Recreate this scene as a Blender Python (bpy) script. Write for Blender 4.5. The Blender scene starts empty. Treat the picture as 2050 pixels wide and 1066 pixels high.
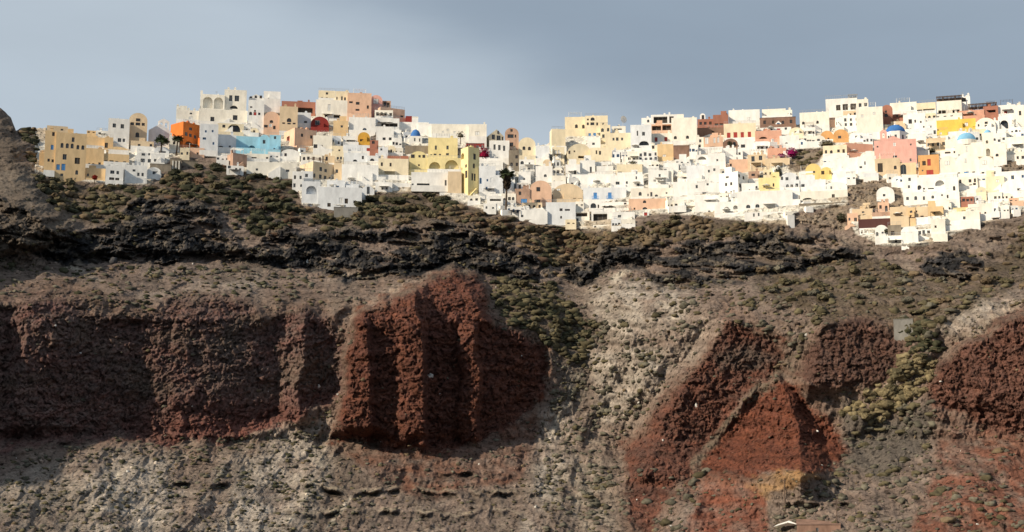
import bpy, bmesh, math, random
import numpy as np
from mathutils import Vector, Matrix
random.seed(7); rng = np.random.default_rng(11)
scene = bpy.context.scene
COL = scene.collection
# ------------------------------------------------------------------ camera, sky, sun, exposure
F = 3251.0; PITCH = math.radians(10.0); CAM = np.array([0.0, 0.0, 4.0])
cd = bpy.data.cameras.new('camera'); cam = bpy.data.objects.new('camera', cd); COL.objects.link(cam)
cam.location = CAM; cam.rotation_euler = (math.pi/2 + PITCH, 0, 0)
cd.sensor_width = 36; cd.lens = 36*F/2050; cd.clip_start = 1; cd.clip_end = 60000
scene.camera = cam
SUN = Vector((-0.755, -0.43, 0.49)).normalized()          # from the village towards the sun
sd = bpy.data.lights.new('sun', 'SUN'); so = bpy.data.objects.new('sun', sd); COL.objects.link(so)
sd.energy = 3.7; sd.angle = math.radians(1.0); sd.color = (1.0, 0.86, 0.66)
so.rotation_euler = SUN.to_track_quat('Z', 'Y').to_euler()
scene.view_settings.view_transform = 'Standard'; scene.view_settings.look = 'None'
scene.view_settings.gamma = 1; scene.view_settings.exposure = 0.68
try: scene.view_settings.use_curve_mapping = False
except Exception: pass
scene.cycles.max_bounces = 5; scene.cycles.diffuse_bounces = 3

def ray(u, v):
    u = np.asarray(u, float); v = np.asarray(v, float)
    a = (u-1025)/F; b = (533-v)/F
    return a, math.cos(PITCH)-b*math.sin(PITCH), math.sin(PITCH)+b*math.cos(PITCH)
def point(u, v, D):
    dx, dy, dz = ray(u, v); k = D/dy
    return CAM[0]+dx*k, CAM[1]+dy*k, CAM[2]+dz*k

w = bpy.data.worlds.new('World'); scene.world = w; w.use_nodes = True
nt = w.node_tree; nt.nodes.clear(); N = nt.nodes.new; Lk = nt.links.new
out = N('ShaderNodeOutputWorld'); tc = N('ShaderNodeTexCoord')
sky = N('ShaderNodeTexSky'); sky.sky_type = 'NISHITA'; sky.sun_disc = False
sky.sun_elevation = math.asin(SUN.z); sky.sun_rotation = math.atan2(SUN.x, SUN.y); sky.dust_density = 2.0
bg1 = N('ShaderNodeBackground'); bg1.inputs[1].default_value = 0.08; Lk(sky.outputs[0], bg1.inputs[0])
# thin high overcast: pale veil low on the left, a slate cloud bank with a slanting soft edge above it
d1 = Vector(np.array(ray(640, 0)).tolist()).normalized(); d2 = Vector(np.array(ray(1180, 205)).tolist()).normalized()
nrm = d1.cross(d2).normalized()
if nrm.z < 0: nrm = -nrm
def vm(op, a, b=None):
    n = N('ShaderNodeVectorMath'); n.operation = op
    Lk(a, n.inputs[0])
    if b is not None:
        if isinstance(b, (tuple, Vector)): n.inputs[1].default_value = tuple(b)
        else: Lk(b, n.inputs[1])
    return n
def mt(op, a, b=None, c=None, clamp=False, tree=None):
    n = (tree or nt).nodes.new('ShaderNodeMath'); n.operation = op; n.use_clamp = clamp
    for i, s in enumerate((a, b, c)):
        if s is None: continue
        if isinstance(s, (int, float)): n.inputs[i].default_value = s
        else: (tree or nt).links.new(s, n.inputs[i])
    return n.outputs[0]
dt = vm('DOT_PRODUCT', tc.outputs['Generated'], nrm).outputs['Value']
mp = N('ShaderNodeMapping'); mp.inputs['Scale'].default_value = (2.6, 2.6, 9); mp.inputs['Rotation'].default_value = (0, 0.25, 0)
Lk(tc.outputs['Generated'], mp.inputs['Vector'])
nz = N('ShaderNodeTexNoise'); nz.inputs['Scale'].default_value = 1.6; nz.inputs['Detail'].default_value = 5; Lk(mp.outputs[0], nz.inputs['Vector'])
e = mt('ADD', mt('MULTIPLY', dt, 13.0), mt('MULTIPLY', mt('SUBTRACT', nz.outputs[0], 0.5), 1.0))
mask = N('ShaderNodeMapRange'); mask.interpolation_type = 'SMOOTHERSTEP'; Lk(e, mask.inputs[0])
mask.inputs[1].default_value = -0.6; mask.inputs[2].default_value = 0.62
# the bank thins towards the right-hand horizon
fade = N('ShaderNodeMapRange'); fade.interpolation_type = 'SMOOTHSTEP'; Lk(dt, fade.inputs[0])
fade.inputs[1].default_value = 0.05; fade.inputs[2].default_value = 0.30; fade.inputs[3].default_value = 1.0; fade.inputs[4].default_value = 0.55
m2 = mt('MULTIPLY', mask.outputs[0], fade.outputs[0])
mixc = N('ShaderNodeMix'); mixc.data_type = 'RGBA'; Lk(m2, mixc.inputs[0])
mixc.inputs[6].default_value = (0.312, 0.358, 0.402, 1); mixc.inputs[7].default_value = (0.192, 0.235, 0.285, 1)
nz2 = N('ShaderNodeTexNoise'); nz2.inputs['Scale'].default_value = 3.0; nz2.inputs['Detail'].default_value = 6; Lk(mp.outputs[0], nz2.inputs['Vector'])
sc2 = mt('ADD', 0.92, mt('MULTIPLY', nz2.outputs[0], 0.16))
vs = N('ShaderNodeVectorMath'); vs.operation = 'SCALE'; Lk(mixc.outputs[2], vs.inputs[0]); Lk(sc2, vs.inputs['Scale'])
bg2 = N('ShaderNodeBackground'); bg2.inputs[1].default_value = 1.0; Lk(vs.outputs[0], bg2.inputs[0])
ms = N('ShaderNodeMixShader'); ms.inputs[0].default_value = 0.92
Lk(bg1.outputs[0], ms.inputs[1]); Lk(bg2.outputs[0], ms.inputs[2]); Lk(ms.outputs[0], out.inputs[0])

# ------------------------------------------------------------------ numpy helpers
def perlin(x, y, seed=0):
    r = np.random.default_rng(seed); perm = r.permutation(512); ang = r.random(512)*2*np.pi
    gx, gy = np.cos(ang), np.sin(ang)
    xi = np.floor(x).astype(np.int64); yi = np.floor(y).astype(np.int64); xf = x-xi; yf = y-yi
    def g(ix, iy, fx, fy):
        h = perm[(perm[ix & 511]+iy) & 511]; return gx[h]*fx+gy[h]*fy
    sx = xf*xf*xf*(xf*(xf*6-15)+10); sy = yf*yf*yf*(yf*(yf*6-15)+10)
    a = g(xi, yi, xf, yf); b = g(xi+1, yi, xf-1, yf); c = g(xi, yi+1, xf, yf-1); d = g(xi+1, yi+1, xf-1, yf-1)
    return 1.5*((a+(b-a)*sx)+((c+(d-c)*sx)-(a+(b-a)*sx))*sy)
def fbm(x, y, octv=4, seed=0, gain=0.5):
    s = 0; a = 1; f = 1
    for i in range(octv):
        s = s+a*perlin(x*f+i*17.3, y*f+i*9.1, seed+i); a *= gain; f *= 2.03
    return s
def ridged(x, y, octv=4, seed=0):
    s = 0; a = 1; f = 1
    for i in range(octv):
        s = s+a*(1-2*np.abs(perlin(x*f+i*7.7, y*f+i*3.1, seed+i))); a *= 0.5; f *= 2.1
    return s*0.5
def cells(x, y, seed=0):
    """cellular noise: (distance to the nearest seed, distance to the border, a value per cell)"""
    r = np.random.default_rng(seed); T = r.random((3, 64, 64))
    xi = np.floor(x).astype(np.int64); yi = np.floor(y).astype(np.int64)
    f1 = np.full(x.shape, 9.0); f2 = np.full(x.shape, 9.0); val = np.zeros(x.shape)
    for i in (-1, 0, 1):
        for j in (-1, 0, 1):
            cx = (xi+i) & 63; cy = (yi+j) & 63
            d = np.hypot(xi+i+T[0][cx, cy]-x, yi+j+T[1][cx, cy]-y)
            n = d < f1
            f2 = np.where(n, f1, np.minimum(f2, d)); val = np.where(n, T[2][cx, cy], val); f1 = np.where(n, d, f1)
    return f1, f2-f1, val
def sdist(poly, u, v):
    """signed distance in photo pixels, positive inside"""
    P = np.array(poly, float); d = np.full(u.shape, 1e9); ins = np.zeros(u.shape, bool)
    for i in range(len(P)):
        a = P[i]; b = P[(i+1) % len(P)]; ab = b-a
        t = np.clip(((u-a[0])*ab[0]+(v-a[1])*ab[1])/(ab@ab+1e-9), 0, 1)
        d = np.minimum(d, (u-a[0]-t*ab[0])**2+(v-a[1]-t*ab[1])**2)
        c = ((a[1] > v) != (b[1] > v)); den = (b[1]-a[1]) if abs(b[1]-a[1]) > 1e-9 else 1e-9
        ins ^= c & (u < (b[0]-a[0])*(v-a[1])/den+a[0])
    d = np.sqrt(d); return np.where(ins, d, -d)
def sm(x, a, b):
    t = np.clip((x-a)/(b-a), 0, 1); return t*t*(3-2*t)
def lin(pts, x):
    p = np.array(pts, float); return np.interp(x, p[:, 0], p[:, 1])

# ------------------------------------------------------------------ the lie of the land
TOP = [(-500,140),(-60,200),(0,216),(22,236),(32,262),(60,256),(92,256),(112,292),(200,292),(300,290),(345,285),(400,262),(480,245),(560,232),(650,225),(720,228),(800,252),(870,272),(980,292),(1060,300),(1100,285),(1140,268),(1260,268),(1300,255),(1400,250),(1650,246),(1720,232),(1800,232),(2050,235),(2250,220),(2560,190)]
BASE = [(80,345),(180,362),(300,368),(325,335),(345,312),(430,312),(455,330),(590,348),(605,408),(690,415),(720,385),(880,380),(900,395),(960,415),(1010,428),(1100,448),(1195,460),(1262,452),(1270,432),(1330,425),(1400,430),(1500,440),(1580,448),(1600,420),(1690,412),(1712,465),(1770,490),(1850,490),(1900,470),(1960,448),(2050,420),(2500,400)]
BV = [(100,600),(180,592),(250,566),(330,534),(400,510),(450,494),(520,481),(560,468),(600,453),(640,446),(760,441),(880,437),(950,420),(1066,392),(1250,352)]
CU = [(-500,-85),(0,-27),(300,-8),(650,9),(900,12),(1150,17),(1350,4),(1600,-14),(2050,-42),(2560,-80)]
RED1 = [(722,612),(790,590),(840,562),(900,538),(950,545),(978,590),(972,632),(1050,660),(1088,680),(1100,740),(1090,790),(1040,840),(960,888),(850,905),(760,895),(668,875),(680,820),(692,700)]
RED2 = [(-400,620),(0,600),(60,590),(150,588),(210,620),(290,632),(340,600),(420,588),(500,608),(530,640),(560,618),(620,610),(655,640),(690,680),(680,790),(640,808),(590,850),(480,880),(370,886),(300,886),(240,875),(150,890),(0,905),(-400,930)]
RED3 = [(1462,636),(1570,690),(1560,725),(1500,780),(1405,900),(1380,950),(1330,1000),(1300,1070),(1268,1070),(1245,905),(1330,800),(1400,720)]
RED4 = [(1550,756),(1600,790),(1660,840),(1692,890),(1680,930),(1620,942),(1560,950),(1500,962),(1420,940),(1400,920),(1460,860),(1500,800)]
RED5 = [(1620,690),(1660,650),(1720,635),(1790,660),(1812,700),(1790,745),(1740,775),(1680,770),(1610,765),(1600,740)]
RED6 = [(2500,420),(2050,622),(1990,660),(1870,722),(1870,802),(1960,850),(2050,880),(2500,980)]
SOIL6 = [(1872,806),(2050,880),(2500,980),(2500,1200),(2050,1200),(1800,1100),(1830,1040),(1880,940)]
SOIL7 = [(1440,925),(1500,960),(1540,1000),(1530,1100),(1350,1100),(1395,990)]
SOIL1 = [(690,905),(860,908),(1080,828),(1060,900),(1040,965),(850,995),(760,965)]
OCHRE = [(1492,968),(1600,938),(1645,955),(1540,992)]
BLK = [[(-300,380),(0,405),(60,415),(120,470),(200,440),(280,395),(350,385),(430,415),(450,470),(500,505),(560,440),(600,470),(720,462),(860,440),(980,470),(1092,520),(1080,562),(1000,560),(870,540),(760,562),(700,572),(640,542),(500,532),(400,527),(300,527),(120,528),(60,512),(0,485),(-300,470)],
       [(1130,545),(1210,498),(1300,482),(1400,485),(1450,480),(1560,460),(1700,482),(1745,500),(1640,540),(1500,562),(1370,582),(1320,577),(1280,532),(1200,545),(1165,575)],
       [(1835,515),(1900,500),(1965,520),(1950,550),(1880,556),(1840,545)]]
PALE = [[(1180,570),(1330,560),(1400,600),(1330,680),(1240,690),(1180,640)], [(560,840),(650,800),(680,880),(600,1000),(540,1100),(440,1100),(480,960)],
        [(1085,820),(1140,810),(1150,900),(1110,1000),(1080,1100),(1040,1100),(1060,960)], [(170,960),(330,900),(360,980),(300,1100),(180,1100)],
        [(280,590),(400,560),(520,560),(520,600),(330,610)], [(700,600),(860,560),(880,580),(730,620)], [(-60,340),(60,330),(110,420),(60,420),(-60,380)],
        [(1180,700),(1330,700),(1390,640),(1460,640),(1380,740),(1290,860),(1200,840)], [(1850,640),(2050,560),(2060,600),(1880,700)]]
ROCKY = [[(1695,362),(1760,358),(1800,372),(1812,412),(1760,425),(1700,415)], [(1592,430),(1700,412),(1700,450),(1690,462),(1600,448)], [(1575,330),(1600,300),(1650,298),(1640,322),(1600,345)],
         [(1985,352),(2010,325),(2060,308),(2300,300),(2300,350),(2060,352)], [(740,250),(775,248),(780,290),(745,288)]]
VEG = [[(60,352),(180,374),(320,378),(335,350),(445,330),(600,360),(602,412),(700,420),(720,392),(880,385),(1000,430),(1190,462),(1265,456),(1400,432),(1580,452),(1560,462),(1420,480),(1205,500),(1140,545),(1060,500),(880,440),(720,455),(590,450),(520,475),(430,410),(300,405),(250,450),(140,440)],
 [(982,545),(1100,575),(1190,650),(1165,740),(1100,690),(985,635)], [(1560,500),(1750,510),(1850,565),(1980,520),(2080,430),(2080,560),(1900,640),(1850,700),(1760,640),(1640,650),(1500,570)]]
SPUR = [(-500,100),(0,210),(24,234),(36,280),(60,330),(110,400),(150,460),(60,520),(-500,560)]

BEDS = ((600, 1070, 978, 0.02, 2.6), (560, 1050, 1022, 0.015, 1.3), (0, 150, 905, -0.16, 2.2), (300, 470, 968, -0.03, 2.0), (1560, 1720, 1005, 0.02, 2.2), (880, 1030, 942, 0.03, 2.0))
def land(u, v, detail=True):
    """distance (world y) of the hillside along the sight line u, v, and masks for its colour"""
    D0 = lin(BV, v); x0, _, z0 = point(u, v, D0)
    wu = u+10*fbm(x0/11, z0/11, 5, 50, .62); wv = v+10*fbm(x0/11+40, z0/11, 5, 60, .62)
    base = lin(BASE, u)
    inT = np.where((u > 70), sm(v, 150, 200)*0+sm(base-v, -14, 8), 0.0)
    inT = inT*(1-sm(u, 2085, 2130))
    for p in ROCKY: inT = inT*(1-sm(sdist(p, u, v), -5, 4))
    D = D0+lin(CU, u)*(1-0.25*sm(v, 420, 250))
    # the lip under the village stands out a little, the gully below 1150 cuts in
    D = D-5*np.exp(-((u-390)/90)**2-((v-410)/50)**2)-4*np.exp(-((u-960)/120)**2-((v-430)/35)**2)
    g = 1150+0.25*(v-560)
    D = D+8*np.exp(-((u-g)/75)**2)*sm(v, 430, 560)*(1-0.5*sm(v, 800, 1000))
    # spur at the far left
    spur = sdist(SPUR, wu, wv); D = D-17*sm(spur, -30, 40)
    M = {}
    r1 = sdist(RED1, wu, wv); r2 = sdist(RED2, wu, wv); r3 = sdist(RED3, wu, wv); r4 = sdist(RED4, wu, wv); r5 = sdist(RED5, wu, wv); r6 = sdist(RED6, wu, wv)
    # red massif in the middle: stands proud on its left, falls back to the right
    def proud(poly, r, tail): return np.minimum(sm(r, -7, 10), sm(sdist(poly, wu, wv+tail), -tail, 8))
    D = D-np.minimum(sm(r1, -10, 14), sm(sdist(RED1, wu, wv+30), -34, 4))*(14+(740-v)*0.028-15*np.clip((u-856)/235, 0, 1)-3.5*sm(u, 846, 858))
    def ridge(pts, wl, wr, h, tail=16, ex=1.1):
        nonlocal D
        ur = lin([(b, a) for a, b in pts], v)
        vs_ = [b for a, b in pts]; lo, hi = vs_[0], vs_[-1]
        t = np.clip((v-lo)/(hi-lo), 0, 1)
        WL = wl[0]+(wl[1]-wl[0])*t; WR = wr[0]+(wr[1]-wr[0])*t; H = h[0]+(h[1]-h[0])*t
        q = wu*0.7+u*0.3-ur
        pr = np.where(q < 0, np.clip(1+q/WL, 0, 1)**ex, np.clip(1-q/WR, 0, 1))
        D = D-H*pr*sm(v, lo-8, lo+10)*(1-sm(v, hi-12, hi+tail))
    ridge([(735,640),(738,760),(732,890)], (48,62), (10,14), (4.2,5), ex=.7)
    ridge([(835,575),(848,700),(850,900)], (50,58), (5,6), (4.6,5.6), ex=.55)
    ridge([(952,650),(955,760),(958,885)], (34,40), (7,9), (7,8.5), ex=.4)
    ridge([(905,535),(950,600),(972,650)], (60,80), (16,14), (2,4))
    ridge([(1040,660),(1085,800)], (40,50), (20,20), (2.5,3))
    # deep bays of the dark red face on the left
    D = D+(2.6+(v-740)*0.010)*sm(r2, -8, 26)+0.8*np.sin((u-60)/62.0+1.5*fbm(u/160,v/200,2,55))*sm(r2, 0, 40)
    ridge([(400,600),(420,740),(400,880)], (120,150), (130,150), (2,3))
    ridge([(268,640),(282,760),(262,880)], (110,120), (90,90), (-3,-4), 20, 2.2)
    ridge([(548,640),(552,740),(560,850)], (70,70), (40,40), (-2.2,-2.5), 20, 2)
    ridge([(20,620),(30,880)], (100,100), (80,80), (-2.5,-3), 20, 2)
    ridge([(612,608),(606,700),(598,845)], (44,50), (30,40), (4.5,6))
    ridge([(60,600),(40,740),(30,860)], (30,40), (110,150), (4,7))
    # right-hand crests
    ridge([(1462,636),(1412,720),(1352,800),(1312,880),(1292,960)], (40,60), (120,90), (5,9))
    D = D+sm(r4, -4, 8)*0.3
    ridge([(1553,748),(1578,805),(1600,865),(1604,955)], (14,190), (8,74), (1.5,22), 80, .95)
    ridge([(1655,640),(1634,700),(1620,770)], (26,30), (130,170), (5,8), 40)
    D = D-proud(RED6, r6, 70)*6
    for pts_, wl_, wr_, h_, ex_ in (([(1330,575),(1260,660),(1210,760),(1150,900),(1110,1066)], (14,40), (16,30), (3,5), .9), ([(1860,700),(1790,770),(1700,860),(1600,960)], (20,40), (14,30), (3,4), .9),
            ([(1520,560),(1440,600),(1340,700),(1230,850),(1190,960)], (16,36), (14,26), (3,4), .8), ([(1990,560),(1900,620),(1840,700)], (20,30), (12,20), (3,3), .8), ([(700,610),(650,640),(640,700)], (20,20), (14,14), (2.5,2.5), 1),
            ([(672,880),(620,950),(570,1066)], (16,44), (22,50), (3,6), .9), ([(480,900),(430,960),(350,1066)], (20,50), (16,34), (2.5,5), .9), ([(150,905),(190,960),(220,1066)], (40,60), (26,40), (3,6), 1), ([(1700,590),(1600,600),(1480,640)], (20,30), (20,20), (2,2), 1),
            ([(2050,880),(1960,960),(1870,1066)], (40,60), (30,50), (4,7), .9), ([(1800,900),(1750,980),(1740,1066)], (26,40), (22,30), (3,4), .9), ([(1460,940),(1400,1000),(1360,1066)], (20,40), (14,24), (3,5), .9), ([(780,905),(760,960)], (24,40), (20,30), (2,3), 1), ([(1010,890),(1000,960)], (40,50), (20,26), (3,4), 1)):
        ridge(pts_, (wl_[0]*1.3, wl_[1]*1.3), (wr_[0]*1.6, wr_[1]*1.6), (h_[0]*.62, h_[1]*.62), 30, ex_)
    # lava band: a broken step
    blk = np.zeros(u.shape)
    for p in BLK: blk = np.maximum(blk, sm(sdist(p, u+1.7*(wu-u), v+1.5*(wv-v)), -4, 6))
    blk = blk*sm(fbm(x0/14+0.12*z0, z0/5.5, 4, 77, .6), -0.55, -0.15)
    qx = x0+2.2*fbm(x0/6, z0/5, 3, 7); qz = z0+1.6*fbm(x0/6+30, z0/5, 3, 9)
    c1, e1, v1 = cells(qx/4.2+0.15*qz/4, qz/2.6, 5)
    c2, e2, v2 = cells(qx/1.5+9, qz/1.9, 6)
    if detail:
        scar = sm(fbm(x0/15, z0/8, 3, 71), 0.15, 0.55)*sm(v, 660, 520)*(1-inT)
        rock = np.clip(blk+0.45*scar, 0, 1)
        D = D-rock*(2.6*(v1-0.4)+1.3*(v2-0.5)-0.9*(1-sm(e1, 0, 0.12))-0.4*(1-sm(e2, 0, 0.18)))
        rk = np.zeros(u.shape)
        for p in ROCKY: rk = np.maximum(rk, sm(sdist(p, u, v), -4, 6))
        D = D-rk*(1.5*ridged(qx/3.6, qz/2.6, 4, 231)+1.0*(v1-.5)+.8*(v2-.5))
        # ledges with overhung risers inside the lava
        st = (z0+0.12*x0+5*fbm(x0/20, z0/20, 3, 14))/8.5; fs_ = st-np.floor(st)
        D = D+blk*(sm(fs_, 0.55, 0.95)-fs_)*4.0*sm(fbm(x0/20, z0/20, 2, 15), -.5, .3)
        D = D-blk*1.8*ridged(x0/4.5, z0/14, 3, 12)
    D = D-blk*2.0
    for p in BLK[:2]:
        b0 = sdist(p, wu, wv); b1 = sdist(p, wu, wv+17); b2 = sdist(p, wu, wv-12)
        D = D+4.5*sm(b0, -4, 5)*(1-sm(b1, -7, 7))-2.5*sm(b0, -4, 5)*(1-sm(b2, -7, 7))
    red = np.clip(sm(np.maximum.reduce([r1, r2, r3, r4, r5, r6]), -4, 6), 0, 1)
    out_T = 1-inT
    if detail:
        big = fbm(x0/26, z0/20, 3, 21); mid = fbm(qx/8.0, qz/6.0, 4, 31); fine = fbm(x0/1.5, z0/1.2, 4, 41, 0.62)
        run = ridged((x0+0.5*z0+2*mid)/7.5, z0/42, 4, 81)
        crag = ridged(qx/3.2, qz/3.6, 4, 131); col_ = ridged(qx/3.4, qz/22, 3, 141)
        D = D+out_T*(2.6*big*(1-0.5*red)+1.0*mid*(1-red)+0.24*fine*(1+1.1*red+1.3*blk))
        D = D-red*out_T*(0.42*crag+1.0*(v2-.5)+.7*(v1-.5)-.55*(1-sm(e2, 0, .16))+sm(r4, -5, 5)*(.5*ridged(x0/2.1, z0/2.6, 3, 199)+.5*mid)+0.7*col_+1.2*ridged(qx/9, qz/40, 3, 171)*(1-sm(r4,-5,5)*.6))
        D = D-out_T*(1-blk)*(1-red)*(1.9*run*sm(v, 520, 640)+0.9*ridged((x0-0.35*z0)/3.1, z0/20, 3, 191)*sm(v, 600, 700))
        # dark ledge scars on the upper slopes
        led = (z0+3.0*fbm(x0/22, z0/22, 3, 151))/5.2; lf = led-np.floor(led)
        D = D+out_T*(1-red)*(1-blk)*sm(v, 640, 520)*(sm(lf, 0.6, 0.95)-lf)*3.0*sm(fbm(x0/18, z0/9, 2, 161), -0.2, 0.35)
        for (a, b, c, dd, hgt) in BEDS:
            vv = v-(c+dd*(u-a))-16*perlin(u/95, v*0, 90+int(c))-5*perlin(u/21, v*0, 91+int(c))
            am = np.clip(0.45+1.5*perlin(u/38, v*0, 92+int(c)), 0.0, 1.2)
            env = am*sm(u, a-20, a+20)*(1-sm(u, b-20, b+20))
            D = D-hgt*env*np.exp(-(vv/4.0)**2)+hgt*0.9*env*np.exp(-((vv-9)/5.0)**2)
    # village ground: terraces
    x1, _, z1 = point(u, v, D)
    s = (z1+1.2*perlin(x1/18, z1*0, 33))/2.9; fr = s-np.floor(s)
    D = D+inT*((sm(fr, 0.72, 1.0)-fr)*3.6+0.25*fbm(x1/3, z1/3, 2, 34))
    big_blk = blk*1.0
    M.update(town=inT, blk=blk, r1=r1, r2=r2, r3=r3, r4=r4, r5=r5, r6=r6, red=red, cell=v1, wu=wu, wv=wv, x=x0, z=z0, spur=spur)
    return D, M

us = np.concatenate([np.linspace(-480, -24, 50), np.arange(-20, 2071, 1.62), np.linspace(2078, 2540, 50)])
ts = np.linspace(0, 1, 545)
U, Tt = np.meshgrid(us, ts); T0 = lin(TOP, U)+2.5*perlin(U/9, U*0, 3)+4*perlin(U/31, U*0, 4)
V = T0+Tt*(1130-T0)
Dd, M = land(U, V)
# rounded brow at the skyline
Dd = Dd+6*np.exp(-(V-T0)/5.0)
X, Y, Z = point(U, V, Dd)
# foot: slope runs on below the sea
foot = []
for k, (dy, z) in enumerate(((-8, 1.5), (-22, -3.0), (-60, -9.0))):
    foot.append((X[-1]*(1+dy/Y[-1]), Y[-1]+dy, np.full_like(X[-1], z)))
back = []
for dy, dz in ((260, -150), (150, -60), (80, -18), (40, -6), (20, -2.5), (8, -0.7)):
    back.append((X[0]*(1+dy/Y[0]), Y[0]+dy, Z[0]+dz))
def stack(i, A): return np.vstack([b[i][None] for b in back]+[A]+[f[i][None] for f in foot])
# ------------------------------------------------------------------ ground colours (albedo, some shade painted in)
def mixc3(a, b, t): return a*(1-t[..., None])+np.array(b)*t[..., None]
x, z = M['x'], M['z']
n1 = fbm(x/18, z/12, 4, 101); n2 = fbm(x/4, z/2.6, 4, 111); n3 = fbm(x/0.9, z/0.7, 3, 121)
c = np.zeros(U.shape+(3,))+np.array([0.166, 0.128, 0.107])
c = mixc3(c, (0.122, 0.095, 0.076), sm(n1, -0.1, 0.5)*0.6)
c = mixc3(c, (0.215, 0.176, 0.142), sm(n2, 0.0, 0.7)*0.45)
ash = sm(sdist([(-300,900),(240,872),(560,862),(655,812),(690,900),(640,1000),(600,1200),(-300,1200)], M['wu'], M['wv']), -12, 18)
c = mixc3(c, (0.235, 0.198, 0.165), ash*np.clip(.65+.7*n1+.3*n2, .15, 1))
c = mixc3(c, (0.235, 0.198, 0.16), sm(sdist([(1120,860),(1250,880),(1240,1200),(1060,1200)], M['wu'], M['wv']), -12, 25)*np.clip(.5+.7*n2, 0, 1))
for p in PALE: c = mixc3(c, (0.31, 0.27, 0.23), sm(sdist(p, M['wu'], M['wv']), -16, 22)*np.clip(0.8+0.6*n2, 0, 1))
c = mixc3(c, (0.152, 0.072, 0.049), sm(sdist(SOIL1, M['wu'], M['wv']), -10, 10)*np.clip(0.6+0.6*n2, 0, 1))
c = mixc3(c, (0.154, 0.066, 0.045), sm(sdist(SOIL6, M['wu'], M['wv']), -14, 14)*np.clip(0.75+0.7*n2+0.3*n1, 0, 0.95))
c = mixc3(c, (0.161, 0.059, 0.038), sm(sdist(SOIL7, M['wu'], M['wv']), -8, 8)*np.clip(0.8+0.4*n2, 0, 1))
for pl_, wd_ in (([(668,866),(640,930),(600,1000),(560,1080)], 7), ([(700,1000),(640,1080)], 5), ([(455,930),(430,970),(350,1080)], 5), ([(236,950),(228,1080)], 6), ([(1468,648),(1412,716),(1352,785),(1300,850),(1236,940)], 9),
                 ([(2080,575),(1990,640),(1880,712)], 9), ([(1135,640),(1175,700),(1110,860)], 8), ([(1860,700),(1800,760),(1700,830)], 5), ([(1310,470),(1240,560)], 12), ([(700,640),(760,600),(850,550)], 10), ([(20,440),(110,520),(200,560)], 8)):
    dd_ = np.full(U.shape, 1e9)
    for (ax, ay), (bx, by) in zip(pl_, pl_[1:]):
        tq = np.clip(((M['wu']-ax)*(bx-ax)+(M['wv']-ay)*(by-ay))/((bx-ax)**2+(by-ay)**2), 0, 1); dd_ = np.minimum(dd_, np.hypot(M['wu']-ax-tq*(bx-ax), M['wv']-ay-tq*(by-ay)))
    c = mixc3(c, (0.37, 0.325, 0.265), (1-sm(dd_, wd_*.3, wd_*1.3))*np.clip(.7+1.3*n2+.4*n3, 0, 1)*(1-M['blk']))
bedr = 0.85*(np.exp(-((V-965-8*perlin(U/50, U*0, 5))/26)**2)*sm(U, 1250, 1330)*(1-sm(U, 1400, 1460)))
c = mixc3(c, (0.15, 0.05, 0.03), np.clip(bedr*(0.5+n2), 0, 1))
redv = np.clip(0.5+0.6*n2+.3*n3, 0, 1)
for key in ('r1', 'r3', 'r4', 'r5', 'r6', 'r2'): c = mixc3(c, (0.135, 0.078, 0.056), sm(M[key]+22*n2, -48, 4)*.55)
strata = np.clip(1+0.32*fbm(x/45, z/1.7+fbm(x/30, z/30, 2, 210)*2, 3, 205), .6, 1.5)
for key, ca, cb, amt in (('r1', (0.123, 0.048, 0.031), (0.089, 0.039, 0.031), .97), ('r2', (0.129, 0.064, 0.055), (0.109, 0.078, 0.070), 0.95), ('r3', (0.120, 0.048, 0.033), (0.083, 0.044, 0.036), 0.92),
                         ('r4', (0.134, 0.048, 0.029), (0.102, 0.040, 0.028), 1), ('r5', (0.099, 0.052, 0.040), (0.078, 0.048, 0.040), 0.95), ('r6', (0.130, 0.060, 0.044), (0.099, 0.051, 0.041), 0.95)):
    cc = np.array(ca)*redv[..., None]+np.array(cb)*(1-redv[..., None])
    if key == 'r2':     # greyer upwards, red towards the foot
        cc = mixc3(cc, (0.106, 0.090, 0.070), np.clip(sm(n1+0.6*n2, -0.1, 0.6)*0.5*sm(V, 860, 760), 0, 1))
        cc = mixc3(cc, (0.128, 0.046, 0.035), sm(V, 770, 860)*sm(U, 200, 420)*0.7)
    m = sm(M[key]+9*n2+5*n3+4, -5, 9)*amt; c = c*(1-m[..., None])+cc*m[..., None]
for poly_, hgt_ in ((RED1, 17), (RED2, 13), (RED3, 9), (RED5, 9), (RED6, 12)):      # grey debris caps the brows
    inn_ = sm(sdist(poly_, M['wu'], M['wv']), -8, 4); capm = inn_*(1-sm(sdist(poly_, M['wu'], M['wv']-hgt_), -10, 8))
    c = mixc3(c, (0.135, 0.100, 0.078), capm*np.clip(.6+.9*n2+.4*n3, 0, .95))
c = mixc3(c, (0.053, 0.027, 0.022), M['red']*sm(n3, 0.45, 0.8)*0.6)
c = mixc3(c, (0.189, 0.123, 0.084), M['red']*sm(-n3, 0.5, 0.9)*0.35)
c = mixc3(c, (0.312, 0.182, 0.072), sm(sdist(OCHRE, M['wu'], M['wv'])+8*n2, -6, 8)*0.55)
bc = np.array([0.027, 0.026, 0.027])*(0.7+0.9*M['cell'][..., None])
bc = mixc3(bc, (0.125, 0.105, 0.085), sm(n2+0.3*n3+.3*n1, 0.1, 0.5)*0.85)
c = c*(1-M['blk'][..., None])+bc*M['blk'][..., None]
# pinkish weathering on the upper slopes
c = mixc3(c, (0.15, 0.108, 0.088), (1-M['red'])*(1-M['blk'])*sm(-n1, 0.0, 0.5)*0.5)
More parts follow.
